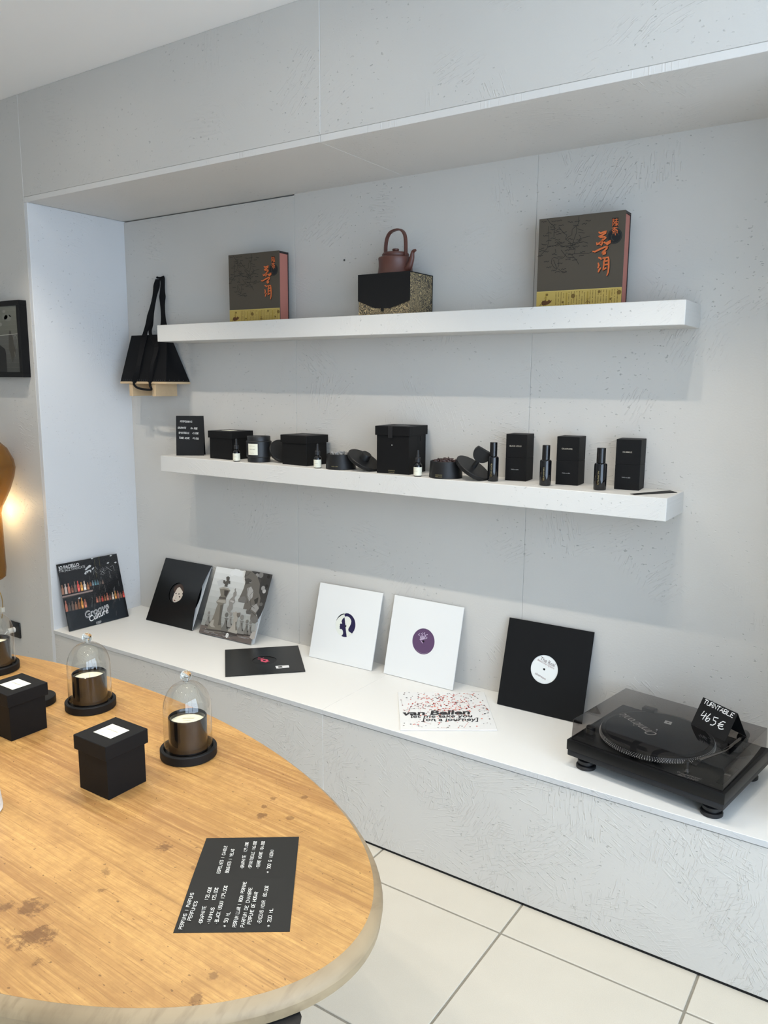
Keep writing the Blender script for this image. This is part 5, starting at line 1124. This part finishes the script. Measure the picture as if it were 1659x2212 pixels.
# amber glass wall lamp, two bulges
YL = -0.15
ax = at_y((-30, 1100), YL); pm = (at_y((10, 1100), YL).x-at_y((-10, 1100), YL).x)/20*0.56
def lz(y): return at_y((-30, y), YL).z
M = Matrix.Translation((ax.x, YL, 0)); t = thing('wall_lamp', 'amber glass hourglass lamp glowing against the wall at the picture edge', 'lamp', M)
g = NG('amber_glass'); g.t.nodes.remove(g.b)
tr = g.n('ShaderNodeBsdfTransparent'); nz = g.noise(g.obj(), 30.0, 3.0); g.inp(tr.inputs[0], g.mix(nz, (0.80, 0.58, 0.26, 1), (0.62, 0.42, 0.17, 1)))
df = g.n('ShaderNodeBsdfTranslucent'); df.inputs[0].default_value = S(168, 128, 66); d2 = g.n('ShaderNodeBsdfDiffuse'); d2.inputs[0].default_value = S(140, 108, 58)
m0 = g.n('ShaderNodeMixShader'); m0.inputs[0].default_value = 0.5; g.t.links.new(df.outputs[0], m0.inputs[1]); g.t.links.new(d2.outputs[0], m0.inputs[2])
m1 = g.n('ShaderNodeMixShader'); m1.inputs[0].default_value = 0.55; g.t.links.new(tr.outputs[0], m1.inputs[1]); g.t.links.new(m0.outputs[0], m1.inputs[2])
gs = g.n('ShaderNodeBsdfGlossy'); gs.inputs['Roughness'].default_value = 0.08; lw = g.n('ShaderNodeLayerWeight'); m2 = g.n('ShaderNodeMixShader')
g.t.links.new(g.math('ADD', 0.04, g.math('MULTIPLY', g.math('POWER', lw.outputs['Facing'], 4.0), 0.5)), m2.inputs[0]); g.t.links.new(m1.outputs[0], m2.inputs[1]); g.t.links.new(gs.outputs[0], m2.inputs[2]); g.t.links.new(m2.outputs[0], g.out.inputs[0])
prof = [(10, 918), (14, 930), (30, 950), (50, 970), (62, 995), (64.5, 1012), (61, 1032), (52, 1058), (42, 1080), (33.5, 1096), (30, 1110), (31, 1140), (31, 1170), (31.5, 1205), (32, 1225), (30, 1243), (24, 1248), (12, 1249)]
lathe('glass_body', [(r_*pm, lz(y)) for r_, y in prof], g.m, t, 48)
BRASS = mat('aged_brass', S(170, 132, 70), 0.35, 0.9)
lathe('neck_cap', [(0, lz(914)), (12*pm, lz(914)), (12*pm, lz(922)), (0, lz(922))], BRASS, t, 24)
box('wall_bracket', (-0.03, 0.09, lz(1020)), (-0.006, -YL, lz(1010)), BRASS, t)
zb_ = lz(1110)
gb = NG('bulb_glow'); gb.t.nodes.remove(gb.b); eb_ = gb.n('ShaderNodeEmission'); eb_.inputs[0].default_value = (1.0, 0.66, 0.28, 1); eb_.inputs[1].default_value = 12.0; gb.t.links.new(eb_.outputs[0], gb.out.inputs[0])
lathe('bulb', [(0, zb_-0.035)]+[(0.019*math.cos(a), zb_+0.03*math.sin(a)) for a in [-1.3+2.6*k/10 for k in range(11)]]+[(0, zb_+0.035)], gb.m, t, 24)
ll = bpy.data.lights.new('bulb_light', 'POINT'); ll.energy = 1.5; ll.color = (1.0, 0.76, 0.42); ll.shadow_soft_size = 0.045
lo_ = bpy.data.objects.new('bulb_light', ll); link(lo_, t); lo_.location = (-0.05, 0.06, zb_)
cdp = smooth_path([Vector((0.01, 0.0, lz(1249))), at_y((2, 1285), YL+0.03)-M.translation, at_y((6, 1312), YL+0.09)-M.translation, at_y((4, 1335), -0.02)-M.translation], 6)
tube('cord', cdp, 0.0022, mat('gold_textile_cord', S(178, 146, 84), 0.7), t, 8)
q = at_y((5, 1316), YL+0.09)-M.translation; box('cord_switch', (q.x-0.016, q.y-0.008, q.z-0.014), (q.x+0.009, q.y+0.008, q.z+0.010), mat('clear_plastic_switch', S(214, 210, 196), 0.25), t, 0.002)
# wall socket
q0 = at_y((26, 1340), 0.0); q1 = at_y((47, 1379), 0.0); sx1 = q1.x; sx0 = sx1-0.085; sz0, sz1 = at_y((46.5, 1379), 0).z, at_y((46.5, 1346), 0).z
M = Matrix.Translation((sx0, 0, sz0)); t = thing('wall_socket', 'black wall socket plate with white plug behind the glass cloche', 'socket', M)
hh = sz1-sz0
box('plate', (0, -0.009, 0), (0.085, 0, hh), mat('black_plastic', S(14, 14, 15), 0.35), t, 0.004)
lathe('socket_well', [(0.019, 0.0), (0.019, -0.0006), (0, -0.0006)], mat('hole_black', S(4, 4, 4), 0.9), t, 28, frame((0.0425, -0.0092, hh/2), (1, 0, 0), (0, 0, 1)))
tube('plug', [(0.0425, -0.0095, hh/2), (0.0425, -0.045, hh/2)], 0.0135, mat('white_plastic', S(230, 228, 220), 0.4), t, 20)
tube('plug_cord', smooth_path([(0.0425, -0.045, hh/2), (0.035, -0.06, hh/2-0.02), (0.0, -0.05, hh/2-0.08), (-0.05, -0.03, hh/2-0.2)], 6), 0.003, mat('white_plastic', S(230, 228, 220), 0.4), t, 8)
# a screw hole plug left in the back wall
q = at_y((744, 562), D); t = thing('wall_plug', 'small grey screw plug left in the wall beside the teapot', 'wall plug', frame(q+Vector((0, -0.0002, 0)), (1, 0, 0), (0, 0, 1)))
lathe('plug_ring', [(0.0028, 0.0), (0.0045, 0.0), (0.0045, 0.0012), (0.0028, 0.0012)], mat('grey_plug', S(120, 122, 124), 0.5), t, 20, close=True); lathe('hole', [(0.0028, 0.0003), (0, 0.0003)], mat('hole_black', S(4, 4, 4), 0.9), t, 20)
